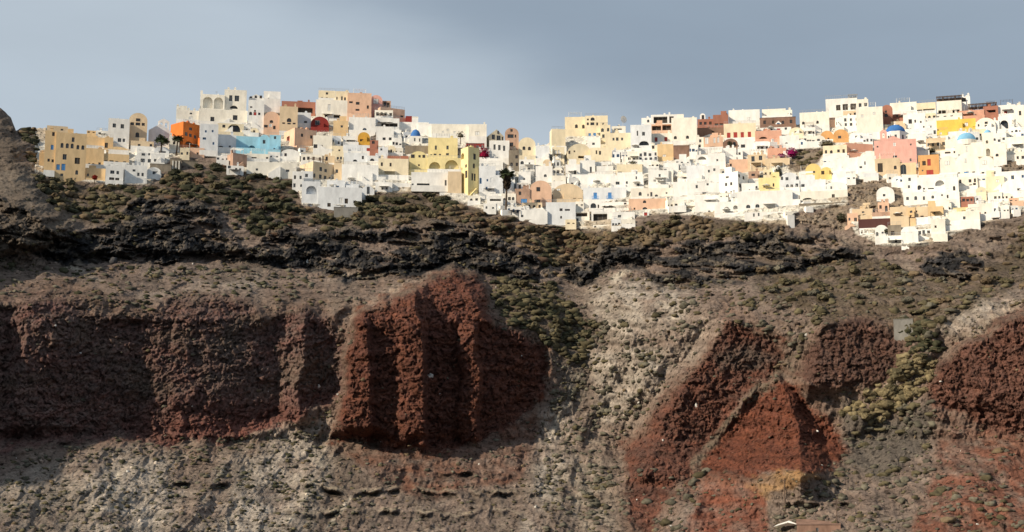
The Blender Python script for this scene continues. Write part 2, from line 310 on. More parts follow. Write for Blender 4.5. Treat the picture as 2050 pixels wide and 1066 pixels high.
# white limewash, pale paving and bare stone in the village
c = c*strata[..., None]
for k_, (a, b, cc_, dd, hgt) in enumerate(BEDS):      # dark lava beds and a thin ash layer
    vv = V-(cc_+dd*(U-a))-16*perlin(U/95, V*0, 90+int(cc_))-5*perlin(U/21, V*0, 91+int(cc_)); am = np.clip(0.45+1.5*perlin(U/38, V*0, 92+int(cc_)), 0.0, 1.2)
    env = np.clip(am, 0, 1)*sm(U, a-20, a+20)*(1-sm(U, b-20, b+20))
    c = mixc3(c, (0.05, 0.043, 0.037), env*sm(vv, -1, 3)*(1-sm(vv, 9, 17))*.9)
    if k_ in (1, 0): c = mixc3(c, (0.36, 0.30, 0.22), env*sm(vv, -7, -4)*(1-sm(vv, -2, 0))*.7)
for p in VEG: c = mixc3(c, (0.085, 0.066, 0.046), sm(sdist(p, M['wu'], M['wv']), -8, 14)*np.clip(.75+.6*n2, 0, 1)*(1-M['red'])*(1-M['blk']))
for p, k_ in (([(1690,800),(1760,850),(1870,800),(1850,900),(1780,960),(1690,940)], .8), ([(1100,690),(1160,680),(1180,800),(1130,830)], .6), ([(1430,700),(1500,690),(1560,705),(1520,740),(1440,745)], .6), ([(380,700),(480,650),(520,760),(420,800)], .35)):  # grey ash slope; gully and red hollow have their shade painted in
    c = mixc3(c, (0.085, 0.076, 0.066), sm(sdist(p, M['wu'], M['wv']), -14, 14)*k_)
for pl_, wd_ in (([(1395,925),(1440,870),(1500,800),(1560,745)], 13), ([(1640,620),(1600,680),(1585,730)], 16)):
    dd_ = np.full(U.shape, 1e9)
    for (ax, ay), (bx, by) in zip(pl_, pl_[1:]):
        tq = np.clip(((M['wu']-ax)*(bx-ax)+(M['wv']-ay)*(by-ay))/((bx-ax)**2+(by-ay)**2), 0, 1); dd_ = np.minimum(dd_, np.hypot(M['wu']-ax-tq*(bx-ax), M['wv']-ay-tq*(by-ay)))
    c = mixc3(c, (0.12, 0.10, 0.076), (1-sm(dd_, wd_*.3, wd_*1.2))*np.clip(.55+n2+.5*n3, 0, .9))
c = mixc3(c, (0.115, 0.092, 0.072), sm(M['spur'], -10, 14)*.8)
tw = np.array([0.70, 0.67, 0.60])*np.clip(0.85+0.25*n2, 0.5, 1.05)[..., None]
tw = mixc3(tw, (0.36, 0.29, 0.21), sm(n1+0.5*n2, 0.15, 0.5)*0.8)
m = sm(M['town'], 0.3, 0.8); c = c*(1-m[..., None])+tw*m[..., None]
for p in ROCKY: c = mixc3(c, (0.240, 0.192, 0.144), sm(sdist(p, M['wu'], M['wv']), -3, 5)*np.clip(0.8+0.5*n2, 0, 1))
c = np.clip(c, 0.01, 0.85)
def colour_at(u, v):
    j = np.clip(np.searchsorted(us, u), 0, len(us)-1); tt = (v-T0[0, j])/(1130-T0[0, j]); return c[np.clip((tt*(len(ts)-1)).astype(int), 0, len(ts)-1), j]
nb, nf = len(back), len(foot)
C4 = np.concatenate([np.repeat(c[:1], nb, 0), c, np.repeat(c[-1:], nf, 0)], 0)
GX, GY, GZ = stack(0, X), stack(1, Y), stack(2, Z)

def grid_mesh(name, GX, GY, GZ, C=None):
    h, wd = GX.shape
    me = bpy.data.meshes.new(name); co = np.stack([GX, GY, GZ], -1).reshape(-1, 3).astype(np.float32)
    idx = np.arange(h*wd).reshape(h, wd)
    q = np.stack([idx[1:, :-1], idx[1:, 1:], idx[:-1, 1:], idx[:-1, :-1]], -1).reshape(-1, 4)
    return raw_mesh(me, co, q, 4, C)
def raw_mesh(me, co, faces, k, C=None):
    n = len(faces)
    me.vertices.add(len(co)); me.vertices.foreach_set('co', np.ascontiguousarray(co, np.float32).ravel())
    me.loops.add(n*k); me.loops.foreach_set('vertex_index', np.ascontiguousarray(faces, np.int32).ravel())
    me.polygons.add(n); me.polygons.foreach_set('loop_start', np.arange(n, dtype=np.int32)*k)
    if C is not None:
        at = me.color_attributes.new('Col', 'FLOAT_COLOR', 'POINT')
        cc = np.concatenate([C.reshape(-1, 3), np.ones((len(co), 1))], 1).astype(np.float32); at.data.foreach_set('color', cc.ravel())
    me.update(calc_edges=True); me.validate(); return me

def mat(name, rough=0.9, spec=0.2):
    m = bpy.data.materials.new(name); m.use_nodes = True; b = m.node_tree.nodes['Principled BSDF']
    b.inputs['Roughness'].default_value = rough
    try: b.inputs['Specular IOR Level'].default_value = spec
    except Exception: pass
    return m, b
def ground_mat():
    m, b = mat('rock and earth', 0.95, 0.1); t = m.node_tree
    a = t.nodes.new('ShaderNodeVertexColor'); a.layer_name = 'Col'
    g = t.nodes.new('ShaderNodeNewGeometry')
    n = t.nodes.new('ShaderNodeTexNoise'); n.inputs['Scale'].default_value = 1.3; n.inputs['Detail'].default_value = 8; n.inputs['Roughness'].default_value = 0.7
    t.links.new(g.outputs['Position'], n.inputs['Vector'])
    r = t.nodes.new('ShaderNodeMapRange'); t.links.new(n.outputs[0], r.inputs[0])
    r.inputs[1].default_value = 0.3; r.inputs[2].default_value = 0.72; r.inputs[3].default_value = 0.6; r.inputs[4].default_value = 1.45
    s = t.nodes.new('ShaderNodeVectorMath'); s.operation = 'SCALE'; t.links.new(a.outputs[0], s.inputs[0]); t.links.new(r.outputs[0], s.inputs['Scale'])
    n5 = t.nodes.new('ShaderNodeTexNoise'); n5.inputs['Scale'].default_value = 0.75; n5.inputs['Detail'].default_value = 4; n5.inputs['Roughness'].default_value = 0.6; t.links.new(g.outputs['Position'], n5.inputs['Vector'])
    r5 = t.nodes.new('ShaderNodeMapRange'); t.links.new(n5.outputs[0], r5.inputs[0]); r5.inputs[1].default_value = 0.37; r5.inputs[2].default_value = 0.44; r5.inputs[3].default_value = 0.42; r5.inputs[4].default_value = 1.0
    r6 = t.nodes.new('ShaderNodeMapRange'); t.links.new(n5.outputs[0], r6.inputs[0]); r6.inputs[1].default_value = 0.60; r6.inputs[2].default_value = 0.68; r6.inputs[3].default_value = 1.0; r6.inputs[4].default_value = 1.35
    s5 = t.nodes.new('ShaderNodeVectorMath'); s5.operation = 'SCALE'; t.links.new(s.outputs[0], s5.inputs[0]); t.links.new(mt('MULTIPLY', r5.outputs[0], r6.outputs[0], tree=t), s5.inputs['Scale'])
    t.links.new(s5.outputs[0], b.inputs['Base Color'])
    bp = t.nodes.new('ShaderNodeBump'); bp.inputs['Strength'].default_value = 1.0; bp.inputs['Distance'].default_value = 0.9
    t.links.new(mt('ADD', mt('MULTIPLY', n.outputs[0], .6, tree=t), mt('MULTIPLY', r5.outputs[0], .35, tree=t), tree=t), bp.inputs['Height']); t.links.new(bp.outputs[0], b.inputs['Normal'])
    return m
def put(name, me, material=None, parent=None, **props):
    o = bpy.data.objects.new(name, me); COL.objects.link(o)
    if material is not None and me is not None and len(me.materials) == 0: me.materials.append(material)
    if parent is not None: o.parent = parent
    for k, v in props.items(): o[k] = v
    return o
GROUND = ground_mat()
put('cliff_terrain', grid_mesh('cliff_terrain', GX, GY, GZ, C4), GROUND, kind='structure')
# sea
m_sea, b = mat('sea water', 0.12, 0.5); b.inputs['Base Color'].default_value = (0.01, 0.035, 0.055, 1)
nn = m_sea.node_tree.nodes.new('ShaderNodeTexNoise'); nn.inputs['Scale'].default_value = 0.6; nn.inputs['Detail'].default_value = 6
bb = m_sea.node_tree.nodes.new('ShaderNodeBump'); bb.inputs['Strength'].default_value = 0.6
gg = m_sea.node_tree.nodes.new('ShaderNodeNewGeometry'); m_sea.node_tree.links.new(gg.outputs['Position'], nn.inputs['Vector'])
m_sea.node_tree.links.new(nn.outputs[0], bb.inputs['Height']); m_sea.node_tree.links.new(bb.outputs[0], b.inputs['Normal'])
me = bpy.data.meshes.new('sea'); R_ = 20000
me.from_pydata([(-R_, -R_, 0), (R_, -R_, 0), (R_, R_, 0), (-R_, R_, 0)], [], [(0, 1, 2, 3)]); put('sea', me, m_sea, kind='structure')

# fast look-up of the surface for whatever stands on it
CX, CY = np.arange(-40, 2095, 1.5), np.arange(150, 1120, 1.5)
gu, gv = np.meshgrid(CX, CY); LD, LM = land(gu, gv)
def depth_at(u, v):
    i = np.clip((np.asarray(v, float)-150)/1.5, 0, len(CY)-1.001); j = np.clip((np.asarray(u, float)+40)/1.5, 0, len(CX)-1.001)
    i0 = i.astype(int); j0 = j.astype(int); a = i-i0; b_ = j-j0
    return (LD[i0, j0]*(1-a)*(1-b_)+LD[i0+1, j0]*a*(1-b_)+LD[i0, j0+1]*(1-a)*b_+LD[i0+1, j0+1]*a*b_)
def ground_point(u, v):
    p = point(u, v, depth_at(u, v)); return np.array([float(q) for q in p])
SMOOTH = None
# ------------------------------------------------------------------ materials of built things
def plaster(name, col, var=0.13, rough=0.85):
    m, b = mat(name, rough, 0.15); t = m.node_tree
    g = t.nodes.new('ShaderNodeNewGeometry'); oi = t.nodes.new('ShaderNodeObjectInfo')
    n = t.nodes.new('ShaderNodeTexNoise'); n.inputs['Scale'].default_value = 0.55; n.inputs['Detail'].default_value = 6; n.inputs['Roughness'].default_value = 0.65
    mp_ = t.nodes.new('ShaderNodeMapping'); mp_.inputs['Scale'].default_value = (1, 1, 0.45)
    t.links.new(g.outputs['Position'], mp_.inputs['Vector']); t.links.new(mp_.outputs[0], n.inputs['Vector'])
    r = t.nodes.new('ShaderNodeMapRange'); t.links.new(n.outputs[0], r.inputs[0])
    r.inputs[1].default_value = 0.3; r.inputs[2].default_value = 0.7; r.inputs[3].default_value = 1-var*1.6; r.inputs[4].default_value = 1+var*0.5
    k = mt('MULTIPLY', r.outputs[0], mt('ADD', 0.93, mt('MULTIPLY', oi.outputs['Random'], 0.10, tree=t), tree=t), tree=t)
    s = t.nodes.new('ShaderNodeVectorMath'); s.operation = 'SCALE'; s.inputs[0].default_value = col; t.links.new(k, s.inputs['Scale'])
    t.links.new(s.outputs[0], b.inputs['Base Color'])
    bp = t.nodes.new('ShaderNodeBump'); bp.inputs['Strength'].default_value = 0.35; bp.inputs['Distance'].default_value = 0.15
    t.links.new(n.outputs[0], bp.inputs['Height']); t.links.new(bp.outputs[0], b.inputs['Normal'])
    return m
PAL = dict(wh=('white', (0.83, 0.82, 0.79)), gw=('pale grey white', (0.74, 0.76, 0.78)), cr=('cream', (0.80, 0.70, 0.51)), cl=('pale cream', (0.83, 0.79, 0.70)),
    tan=('tan yellow', (0.74, 0.54, 0.31)), sand=('sandy tan', (0.68, 0.54, 0.37)), orr=('bright orange', (0.66, 0.19, 0.045)), lb=('light blue', (0.33, 0.60, 0.74)),
    pk=('peach', (0.74, 0.49, 0.35)), sal=('salmon', (0.64, 0.36, 0.26)), pink=('pink', (0.76, 0.43, 0.37)), red=('crimson', (0.26, 0.04, 0.035)),
    trc=('terracotta', (0.38, 0.17, 0.12)), ye=('yellow', (0.78, 0.60, 0.24)), py=('pale yellow', (0.80, 0.68, 0.36)), by=('bright yellow', (0.80, 0.55, 0.12)),
    br=('brown', (0.26, 0.16, 0.12)), st=('rough stone', (0.27, 0.23, 0.18)), mar=('maroon', (0.10, 0.045, 0.04)), pkb=('pinkish brown', (0.48, 0.32, 0.24)),
    och=('ochre', (0.60, 0.34, 0.06)), tor=('orange tan', (0.68, 0.38, 0.16)), blue=('deep blue', (0.05, 0.16, 0.42)), sky=('sky blue', (0.22, 0.47, 0.68)), dk=('dark', (0.05, 0.045, 0.04)))
MATS = {k: plaster(v[0]+' plaster', v[1], 0.25 if k in ('st', 'br', 'pkb') else 0.13) for k, v in PAL.items()}
def flat_mat(name, col, rough=0.6, metal=0.0):
    m, b = mat(name, rough, 0.3); b.inputs['Metallic'].default_value = metal
    t = m.node_tree; g = t.nodes.new('ShaderNodeNewGeometry'); n = t.nodes.new('ShaderNodeTexNoise'); n.inputs['Scale'].default_value = 2.0
    t.links.new(g.outputs['Position'], n.inputs['Vector']); r = t.nodes.new('ShaderNodeMapRange'); t.links.new(n.outputs[0], r.inputs[0]); r.inputs[3].default_value = 0.8; r.inputs[4].default_value = 1.2
    s = t.nodes.new('ShaderNodeVectorMath'); s.operation = 'SCALE'; s.inputs[0].default_value = col; t.links.new(r.outputs[0], s.inputs['Scale']); t.links.new(s.outputs[0], b.inputs['Base Color'])
    return m
GLASS = flat_mat('dark window glass', (0.035, 0.042, 0.05), 0.25); DARK = flat_mat('painted dim interior', (0.05, 0.042, 0.035), 0.9)  # DARK: opaque panel, its dark colour stands for the unlit interior
FR = dict(w=flat_mat('grey painted joinery', (0.22, 0.22, 0.22)), br=flat_mat('brown wood joinery', (0.10, 0.055, 0.03)), b=flat_mat('blue painted joinery', (0.08, 0.25, 0.55)), r=flat_mat('red painted joinery', (0.38, 0.05, 0.04)),
          wh=flat_mat('white painted joinery', (0.7, 0.7, 0.68)))
WOOD = flat_mat('weathered brown timber', (0.09, 0.06, 0.045)); METAL = flat_mat('grey metal', (0.35, 0.36, 0.37), 0.5, 0.3); CANV = flat_mat('off white canvas', (0.75, 0.73, 0.68))
CONC = plaster('grey concrete', (0.24, 0.23, 0.21), 0.2)

# ------------------------------------------------------------------ mesh helpers
class MB:
    def __init__(s): s.v = []; s.f = []; s.m = []
    def quad(s, a, b, c, d, m=0):
        i = len(s.v); s.v += [tuple(a), tuple(b), tuple(c), tuple(d)]; s.f.append((i, i+1, i+2, i+3)); s.m.append(m)
    def poly(s, pts, m=0):
        i = len(s.v); s.v += [tuple(p) for p in pts]; s.f.append(tuple(range(i, i+len(pts)))); s.m.append(m)
    def box(s, x0, x1, y0, y1, z0, z1, m=0):
        p = [(x0,y0,z0),(x1,y0,z0),(x1,y1,z0),(x0,y1,z0),(x0,y0,z1),(x1,y0,z1),(x1,y1,z1),(x0,y1,z1)]
        for a in ((0,1,5,4),(1,2,6,5),(2,3,7,6),(3,0,4,7),(4,5,6,7),(3,2,1,0)): s.poly([p[i] for i in a], m)
    def tube(s, a, b, r0, r1=None, n=7, m=0):
        a = Vector(a); b = Vector(b); r1 = r0 if r1 is None else r1; d = (b-a).normalized(); q = d.to_track_quat('Z', 'Y')
        A = [a+q@Vector((math.cos(t)*r0, math.sin(t)*r0, 0)) for t in [2*math.pi*i/n for i in range(n)]]
        B = [b+q@Vector((math.cos(t)*r1, math.sin(t)*r1, 0)) for t in [2*math.pi*i/n for i in range(n)]]
        for i in range(n): s.quad(A[i], A[(i+1) % n], B[(i+1) % n], B[i], m)
        s.poly(B, m); s.poly(A[::-1], m)
    def dome(s, cx, cy, z0, r, h, n=20, k=7, m=0):
        P = lambda i, j: (cx+r*math.cos(j/k*math.pi/2)*math.cos(2*math.pi*i/n), cy+r*math.cos(j/k*math.pi/2)*math.sin(2*math.pi*i/n), z0+h*math.sin(j/k*math.pi/2))
        for i in range(n):
            for j in range(k): s.quad(P(i, j), P(i+1, j), P(i+1, j+1), P(i, j+1), m)
    def mesh(s, name, mats, smooth=False):
        me = bpy.data.meshes.new(name); me.from_pydata(s.v, [], s.f)
        for q in mats: me.materials.append(q)
        me.polygons.foreach_set('material_index', s.m)
        if smooth: me.polygons.foreach_set('use_smooth', [True]*len(s.f))
        me.update(); return me

WIN_CACHE = {}
def window_mesh(wd, ht, kind, frame, arched):
    key = (round(wd, 1), round(ht, 1), kind, frame, arched)
    if key in WIN_CACHE: return WIN_CACHE[key]
    wd, ht = max(.3, key[0]), max(.3, key[1]); m = MB(); t = 0.07
    if kind in 'd':
        m.box(-wd/2, wd/2, 0.03, 0.09, 0, ht, 0); 
        if wd < 2.6: m.box(-t/2, t/2, 0, 0.03, 0, ht, 1)
        else:
            n = int(wd/1.3)
            for i in range(1, n): m.box(-wd/2+wd*i/n-t/2, -wd/2+wd*i/n+t/2, 0, 0.03, 0, ht, 1)
    elif kind in 'rb':      # closed shutters / painted door leaves
        m.box(-wd/2, wd/2, 0.02, 0.08, 0, ht, 0)
        for i in (0, 1):
            x = -wd/2+i*wd/2; m.box(x+.04, x+wd/2-.04, -0.03, 0.02, .05, ht-.05, 1)
    else:
        m.box(-wd/2, wd/2, 0.03, 0.09, 0, ht, 0)
        m.box(-t/2, t/2, 0, 0.03, t, ht-t, 1); m.box(-wd/2, wd/2, 0, 0.03, 0, t, 1); m.box(-wd/2, wd/2, 0, 0.03, ht-t, ht, 1)
        m.box(-wd/2, -wd/2+t, 0, 0.03, t, ht-t, 1); m.box(wd/2-t, wd/2, 0, 0.03, t, ht-t, 1)
    me = m.mesh('window', [GLASS if kind != 'd' else DARK, FR[frame]]); WIN_CACHE[key] = me; return me

def facade(mb, P, ux, nrm, Wd, z0, z1, ops):
    """wall sheet from P along ux, outward normal nrm, with real openings: ops = (x0,x1,za,zb,reveal,arched,niche)"""
    xs = sorted({0, Wd} | {o[0] for o in ops} | {o[1] for o in ops}); zs = sorted({z0, z1} | {o[2] for o in ops} | {o[3] for o in ops})
    at = lambda x, z, d=0: (P[0]+ux[0]*x-nrm[0]*d, P[1]+ux[1]*x-nrm[1]*d, z)
    for i in range(len(xs)-1):
        for j in range(len(zs)-1):
            cx = (xs[i]+xs[i+1])/2; cz = (zs[j]+zs[j+1])/2
            if any(o[0] < cx < o[1] and o[2] < cz < o[3] for o in ops): continue
            mb.quad(at(xs[i], zs[j]), at(xs[i+1], zs[j]), at(xs[i+1], zs[j+1]), at(xs[i], zs[j+1]))
    for (a, b, c, d, rv, arch, niche) in ops:
        mb.quad(at(a, c), at(b, c), at(b, c, rv), at(a, c, rv)); mb.quad(at(a, d, rv), at(b, d, rv), at(b, d), at(a, d))
        mb.quad(at(a, c), at(a, c, rv), at(a, d, rv), at(a, d)); mb.quad(at(b, c, rv), at(b, c), at(b, d), at(b, d, rv))
        if niche: mb.quad(at(a, c, rv), at(b, c, rv), at(b, d, rv), at(a, d, rv))
        if arch:
            r = (b-a)/2; rh = min(r, (d-c)*0.9); mx = (a+b)/2; k = 6
            for sgn in (-1, 1):
                arc = [(mx+sgn*r*math.cos(t), d-rh+rh*math.sin(t)) for t in [math.pi/2*i/k for i in range(k+1)]]
                for i in range(k):
                    q = [at(mx+sgn*r, d, -0.005), at(arc[i][0], arc[i][1], -0.005), at(arc[i+1][0], arc[i+1][1], -0.005)]
                    mb.poly(q if sgn > 0 else q[::-1])
                    e = [at(*arc[i], -0.005), at(*arc[i], min(rv, .4)), at(*arc[i+1], min(rv, .4)), at(*arc[i+1], -0.005)]; mb.poly(e if sgn < 0 else e[::-1])
BUILT = []   # records for labels and clutter
REG = {'1': (0,160,4.442), '2': (300,160,4.442), '3': (560,160,3.553), '4': (860,200,4.1), '5': (1060,200,3.947), '6': (1300,180,3.677), '7': (1560,170,4.443), '8': (1780,170,4.441), '9': (1560,340,4.881), '0': (0,0,1)}
def tag(o, label, cat, group=None, kind=None):
    if label: o['label'] = label
    if cat: o['category'] = cat
    if group: o['group'] = group
    if kind: o['kind'] = kind
    return o
def frame_at(u, v, phi=0.0):
    P = ground_point(u, v); al = math.atan2(P[0], P[1])
    fd = (P-CAM)@np.array([0, math.cos(PITCH), math.sin(PITCH)])
    return P, -al+phi, fd/F
def building(x0, xm, x1, yt, yb, col, style='f', wins=(), desc=None, lm=None, name=None, drop=None, terrace=None, fill=False, frame=None, phi=None, depth=None):
    u0, um, u1 = x0, xm, x1
    sL, sR = um-u0, u1-um
    if phi is None:
        if sL > 0 and sR > 0: phi = math.atan2(sL, sR)
        elif sL > 0: phi = math.pi/2-0.02
        else: phi = 0.0
    base_u = um if (0 < sL) else u0
    P, th, mpp = frame_at(base_u if sR > 0 or sL > 0 else um, yb, phi)
    if sL > 0 and sR > 0: W, Dp = sR*mpp/math.cos(phi), sL*mpp/math.sin(phi)
    else: W = (u1-u0)*mpp; Dp = depth or max(4.5, min(11, W*0.8))
    if depth and sL <= 0: Dp = depth
    H = (yb-yt)*mpp/math.cos(PITCH+0.03)*1.01
    ex = Vector((math.cos(th), math.sin(th), 0)); ey = Vector((-math.sin(th), math.cos(th), 0))
    name = name or 'house'
    root = bpy.data.objects.new(name, None); COL.objects.link(root); root.empty_display_size = 1
    o = Vector(P)+ex*W/2+ey*Dp/2; root.location = o; root.rotation_euler = (0, 0, th)
    bx0, bx1, by0, by1 = -W/2, W/2, -Dp/2, Dp/2
    wm = MATS[col]; z0 = -(drop if drop is not None else (1.3 if yb > np.interp((u0+u1)/2, [q[0] for q in BASE], [q[1] for q in BASE])-9 else 4.5))
    mainL = sL > sR and sL > 0
    rise = 0
    if style in 'vg': rise = min(0.46*(Dp if mainL else W), H*0.55)
    hb = H-rise
    opsF, opsL, wl = [], [], []
    frame = frame or random.choice(['w', 'w', 'br', 'w', 'b'] if col in ('wh', 'gw') else ['w', 'br', 'br'])
    vs_ = 1.0/mpp*math.cos(PITCH+0.03)
    for (x, y, ww, hh, k) in wins:
        left = x < um and sL > 0
        span = (um-u0) if left else (u1-um); full = Dp if left else W
        if span <= 0: continue
        fx = ((um-x)/span if left else (x-um)/span)*full
        wd = max(.45, ww/span*full); ht = max(.5, hh/vs_); zc = (yb-y)/vs_
        a, b_, c, d = fx-wd/2, fx+wd/2, zc-ht/2, zc+ht/2
        a = max(a, 0.15); b_ = min(b_, full-.15); d = min(d, H-.12); c = max(c, -0.3)
        if b_-a < .3 or d-c < .3: continue
        if k in 'dagAmr' and zc-ht/2 < 0.9: c = min(c, 0.02)
        # openings in the gable stand proud of it, others are cut through the wall
        wl.append([left, a, b_, c, d, k])
        if d <= hb-.1:
            ops = opsL if left else opsF
            if all(b_ < q[0]-.08 or a > q[1]+.08 or d < q[2]-.08 or c > q[3]+.08 for q in ops):
                big = k in 'A'; deep = 1.3 if big else (1.0 if (b_-a) > 2.2 else 0.22)
                ops.append((a, b_, c, d, deep, k in 'aA', big)); wl[-1].append(deep)
            else: wl.pop()
        else: wl[-1].append(None)
    m = MB()
    facade(m, (bx0, by0), (1, 0), (0, -1), W, z0, hb, opsF)
    # left face runs from the near corner backwards: mirrored winding is fine
    facade(m, (bx0, by0), (0, 1), (-1, 0), Dp, z0, hb, opsL)
    m.quad((bx1, by0, z0), (bx1, by1, z0), (bx1, by1, hb), (bx1, by0, hb)); m.quad((bx1, by1, z0), (bx0, by1, z0), (bx0, by1, hb), (bx1, by1, hb))
    roofm = MB(); k = 12
    if style in 'fpod':
        pt = 0.28 if style != 'p' else min(W, Dp)/2-.02; ph = min(.45, H*.15)
        if style == 'o': ph = 0.05
        m.quad((bx0,by0,hb), (bx1,by0,hb), (bx1-pt,by0+pt,hb), (bx0+pt,by0+pt,hb)); m.quad((bx1,by0,hb), (bx1,by1,hb), (bx1-pt,by1-pt,hb), (bx1-pt,by0+pt,hb))
        m.quad((bx1,by1,hb), (bx0,by1,hb), (bx0+pt,by1-pt,hb), (bx1-pt,by1-pt,hb)); m.quad((bx0,by1,hb), (bx0,by0,hb), (bx0+pt,by0+pt,hb), (bx0+pt,by1-pt,hb))
        if style != 'p':
            a0, a1, c0, c1 = bx0+pt, bx1-pt, by0+pt, by1-pt
            for q in (((a0,c0),(a1,c0)), ((a1,c0),(a1,c1)), ((a1,c1),(a0,c1)), ((a0,c1),(a0,c0))): m.quad((*q[1],hb-ph), (*q[0],hb-ph), (*q[0],hb), (*q[1],hb))
            roofm.quad((a0,c0,hb-ph), (a1,c0,hb-ph), (a1,c1,hb-ph), (a0,c1,hb-ph))
    if style == 's':        # roof sloping away from the front
        roofm.quad((bx0-.1,by0-.15,hb-.02), (bx1+.1,by0-.15,hb-.02), (bx1+.1,by1,hb+1.4), (bx0-.1,by1,hb+1.4)); m.poly([(bx0,by0,hb),(bx0,by1,hb),(bx0,by1,hb+1.4)]); m.poly([(bx1,by0,hb),(bx1,by1,hb+1.4),(bx1,by1,hb)])
    if style in 'vg':
        # vault (half round) or pitched gable, its end wall on the wider face
        n = k if style == 'v' else 2
        if mainL: A0, A1, B0, B1 = by0, by1, bx0, bx1
        else: A0, A1, B0, B1 = bx0, bx1, by0, by1
        prof = [((A0+A1)/2-(A1-A0)/2*math.cos(math.pi*i/n), hb+rise*math.sin(math.pi*i/n)) for i in range(n+1)]
        pt3 = lambda a, b_, z: ((b_, a, z) if mainL else (a, b_, z))
        for bb_ in (B0, B1):
            m.poly([pt3(a, bb_, z) for a, z in prof])
        q = 0.0
        for i in range(n):
            roofm.quad(pt3(prof[i][0], B0+q, prof[i][1]), pt3(prof[i+1][0], B0+q, prof[i+1][1]), pt3(prof[i+1][0], B1, prof[i+1][1]), pt3(prof[i][0], B1, prof[i][1]))
    tr = terrace if terrace is not None else (0 if style in 'po' else random.choice([1.2, 1.8, 2.4]))
    if style == 'p': m.poly([(bx0,by0,hb-.001),(bx1,by0,hb-.001),(bx1,by1,hb-.001),(bx0,by1,hb-.001)])
    def bevelled(o_, wd=.09):
        return o_
    walls = put('wall', m.mesh('wall', [wm]), None, root)
    if roofm.f:
        rc = {'v': wm, 'g': wm, 's': MATS['br']}.get(style, wm)
        put('roof', roofm.mesh('roof', [rc], style == 'v'), None, root)
    for (left, a, b_, c, d, kk, deep) in wl:
        if kk == 'A': continue
        fr_ = kk if kk in 'rb' else frame
        kind = kk if kk in 'rbd' else 'w'
        if kk == 'm': kind, fr_ = 'd', 'br'
        if kk == 'W': kind, fr_ = 'r', 'wh'
        me = window_mesh(b_-a, d-c, kind, fr_, False)
        nm = 'door' if (kk in 'dmrW' and (d-c) > 1.4 and (b_-a) < 2.2) else 'window'
        off = (deep-0.12 if deep else -0.05)
        ob = put(nm, me, None, root)
        if left: ob.location = (bx0+off, by0+(a+b_)/2, c); ob.rotation_euler = (0, 0, -math.pi/2)
        else: ob.location = (bx0+(a+b_)/2, by0+off, c)
    rec = dict(root=root, u0=u0, u1=u1, yt=yt, yb=yb, um=um, col=col, style=style, nw=len(wl), W=W, D=Dp, H=H, hb=hb, name=name, desc=desc, lm=lm, fill=fill, mpp=mpp, rise=rise, wm=wm, Wpx=u1-u0, Hpx=yb-yt)
    BUILT.append(rec)
    if tr:      # front terrace with its low parapet
        t = MB(); ph = random.choice([.5, .8, .9]); dz = -random.choice([1.6, 2.2, 3.0])
        t.box(bx0, bx1, by0-tr, by0-.004, z0, -.05); t.box(bx0, bx1, by0-tr, by0-tr+.2, -.05, ph)
        t.box(bx0, bx0+.2, by0-tr+.2, by0-.004, -.05, ph); t.box(bx1-.2, bx1, by0-tr+.2, by0-.004, -.05, ph)
        put('terrace', t.mesh('terrace', [MATS['wh'] if col in ('wh', 'gw', 'cl') or random.random() < .35 else wm]), None, root)
    return rec
def parse(txt):
    for ln in txt.strip().split('\n'):
        ln = ln.strip()
        if not ln or ln[0] == '#': continue
        raw = [q.strip() for q in ln.split('|')]; f = raw[:3]+[raw[3] if len(raw) > 3 else '', '', '', '', '']
        texts = []
        for q in raw[4:]:
            if not q: continue
            if '=' in q: f[7] = q
            elif q[0].isdigit(): f[4] = q
            else: texts.append(q)
        if texts: f[5] = texts[0]; f[6] = texts[1] if len(texts) > 1 else ('' if len(texts[0].split()) > 5 else texts[0])
        ox, oy, s = REG[f[0]]; g = [float(q) for q in f[1].split()]
        if len(g) == 4: g = [g[0], g[0], g[1], g[2], g[3]]
        cu = lambda q: ox+q/s
        wins = []
        for q in f[4].split():
            p = q.split(','); k = 'w'
            if p[-1].isalpha(): k = p.pop()
            p = [float(r) for r in p]; p += [24, 30][len(p)-2:] if len(p) < 4 else []
            wins.append((ox+p[0]/s, oy+p[1]/s, p[2]/s, p[3]/s, k))
        kw = {}
        for q in f[7].split():
            a, b_ = q.split('='); kw[a] = float(b_) if b_.replace('.', '').replace('-', '').isdigit() else b_
        if not wins and f[3] != 'p' and (g[2]-g[0])/s > 11 and (g[4]-g[3])/s > 11 and 'bare' not in f[5] and 'plain' not in f[5]:
            A0, A1 = (cu(g[0]), cu(g[1])) if (g[1]-g[0]) > (g[2]-g[1]) else (cu(g[1]), cu(g[2])); hp = (g[4]-g[3])/s
            nn_ = max(1, min(4, int((A1-A0)/8)))
            for rw in range(1 if hp < 24 else 2):
                for i in range(nn_):
                    if random.random() < .8: wins.append((A0+(A1-A0)*(i+.5)/nn_+random.uniform(-1.2, 1.2), oy+g[3]/s+hp*(.5 if hp < 24 else .3+.4*rw)+random.uniform(-1, 1), random.uniform(4, 5.6), random.uniform(5.5, 8), random.choice('wwwad')))
        building(cu(g[0]), cu(g[1]), cu(g[2]), oy+g[3]/s, oy+g[4]/s, f[2], f[3] or 'f', wins, f[5] or None, f[6] or None, **kw)
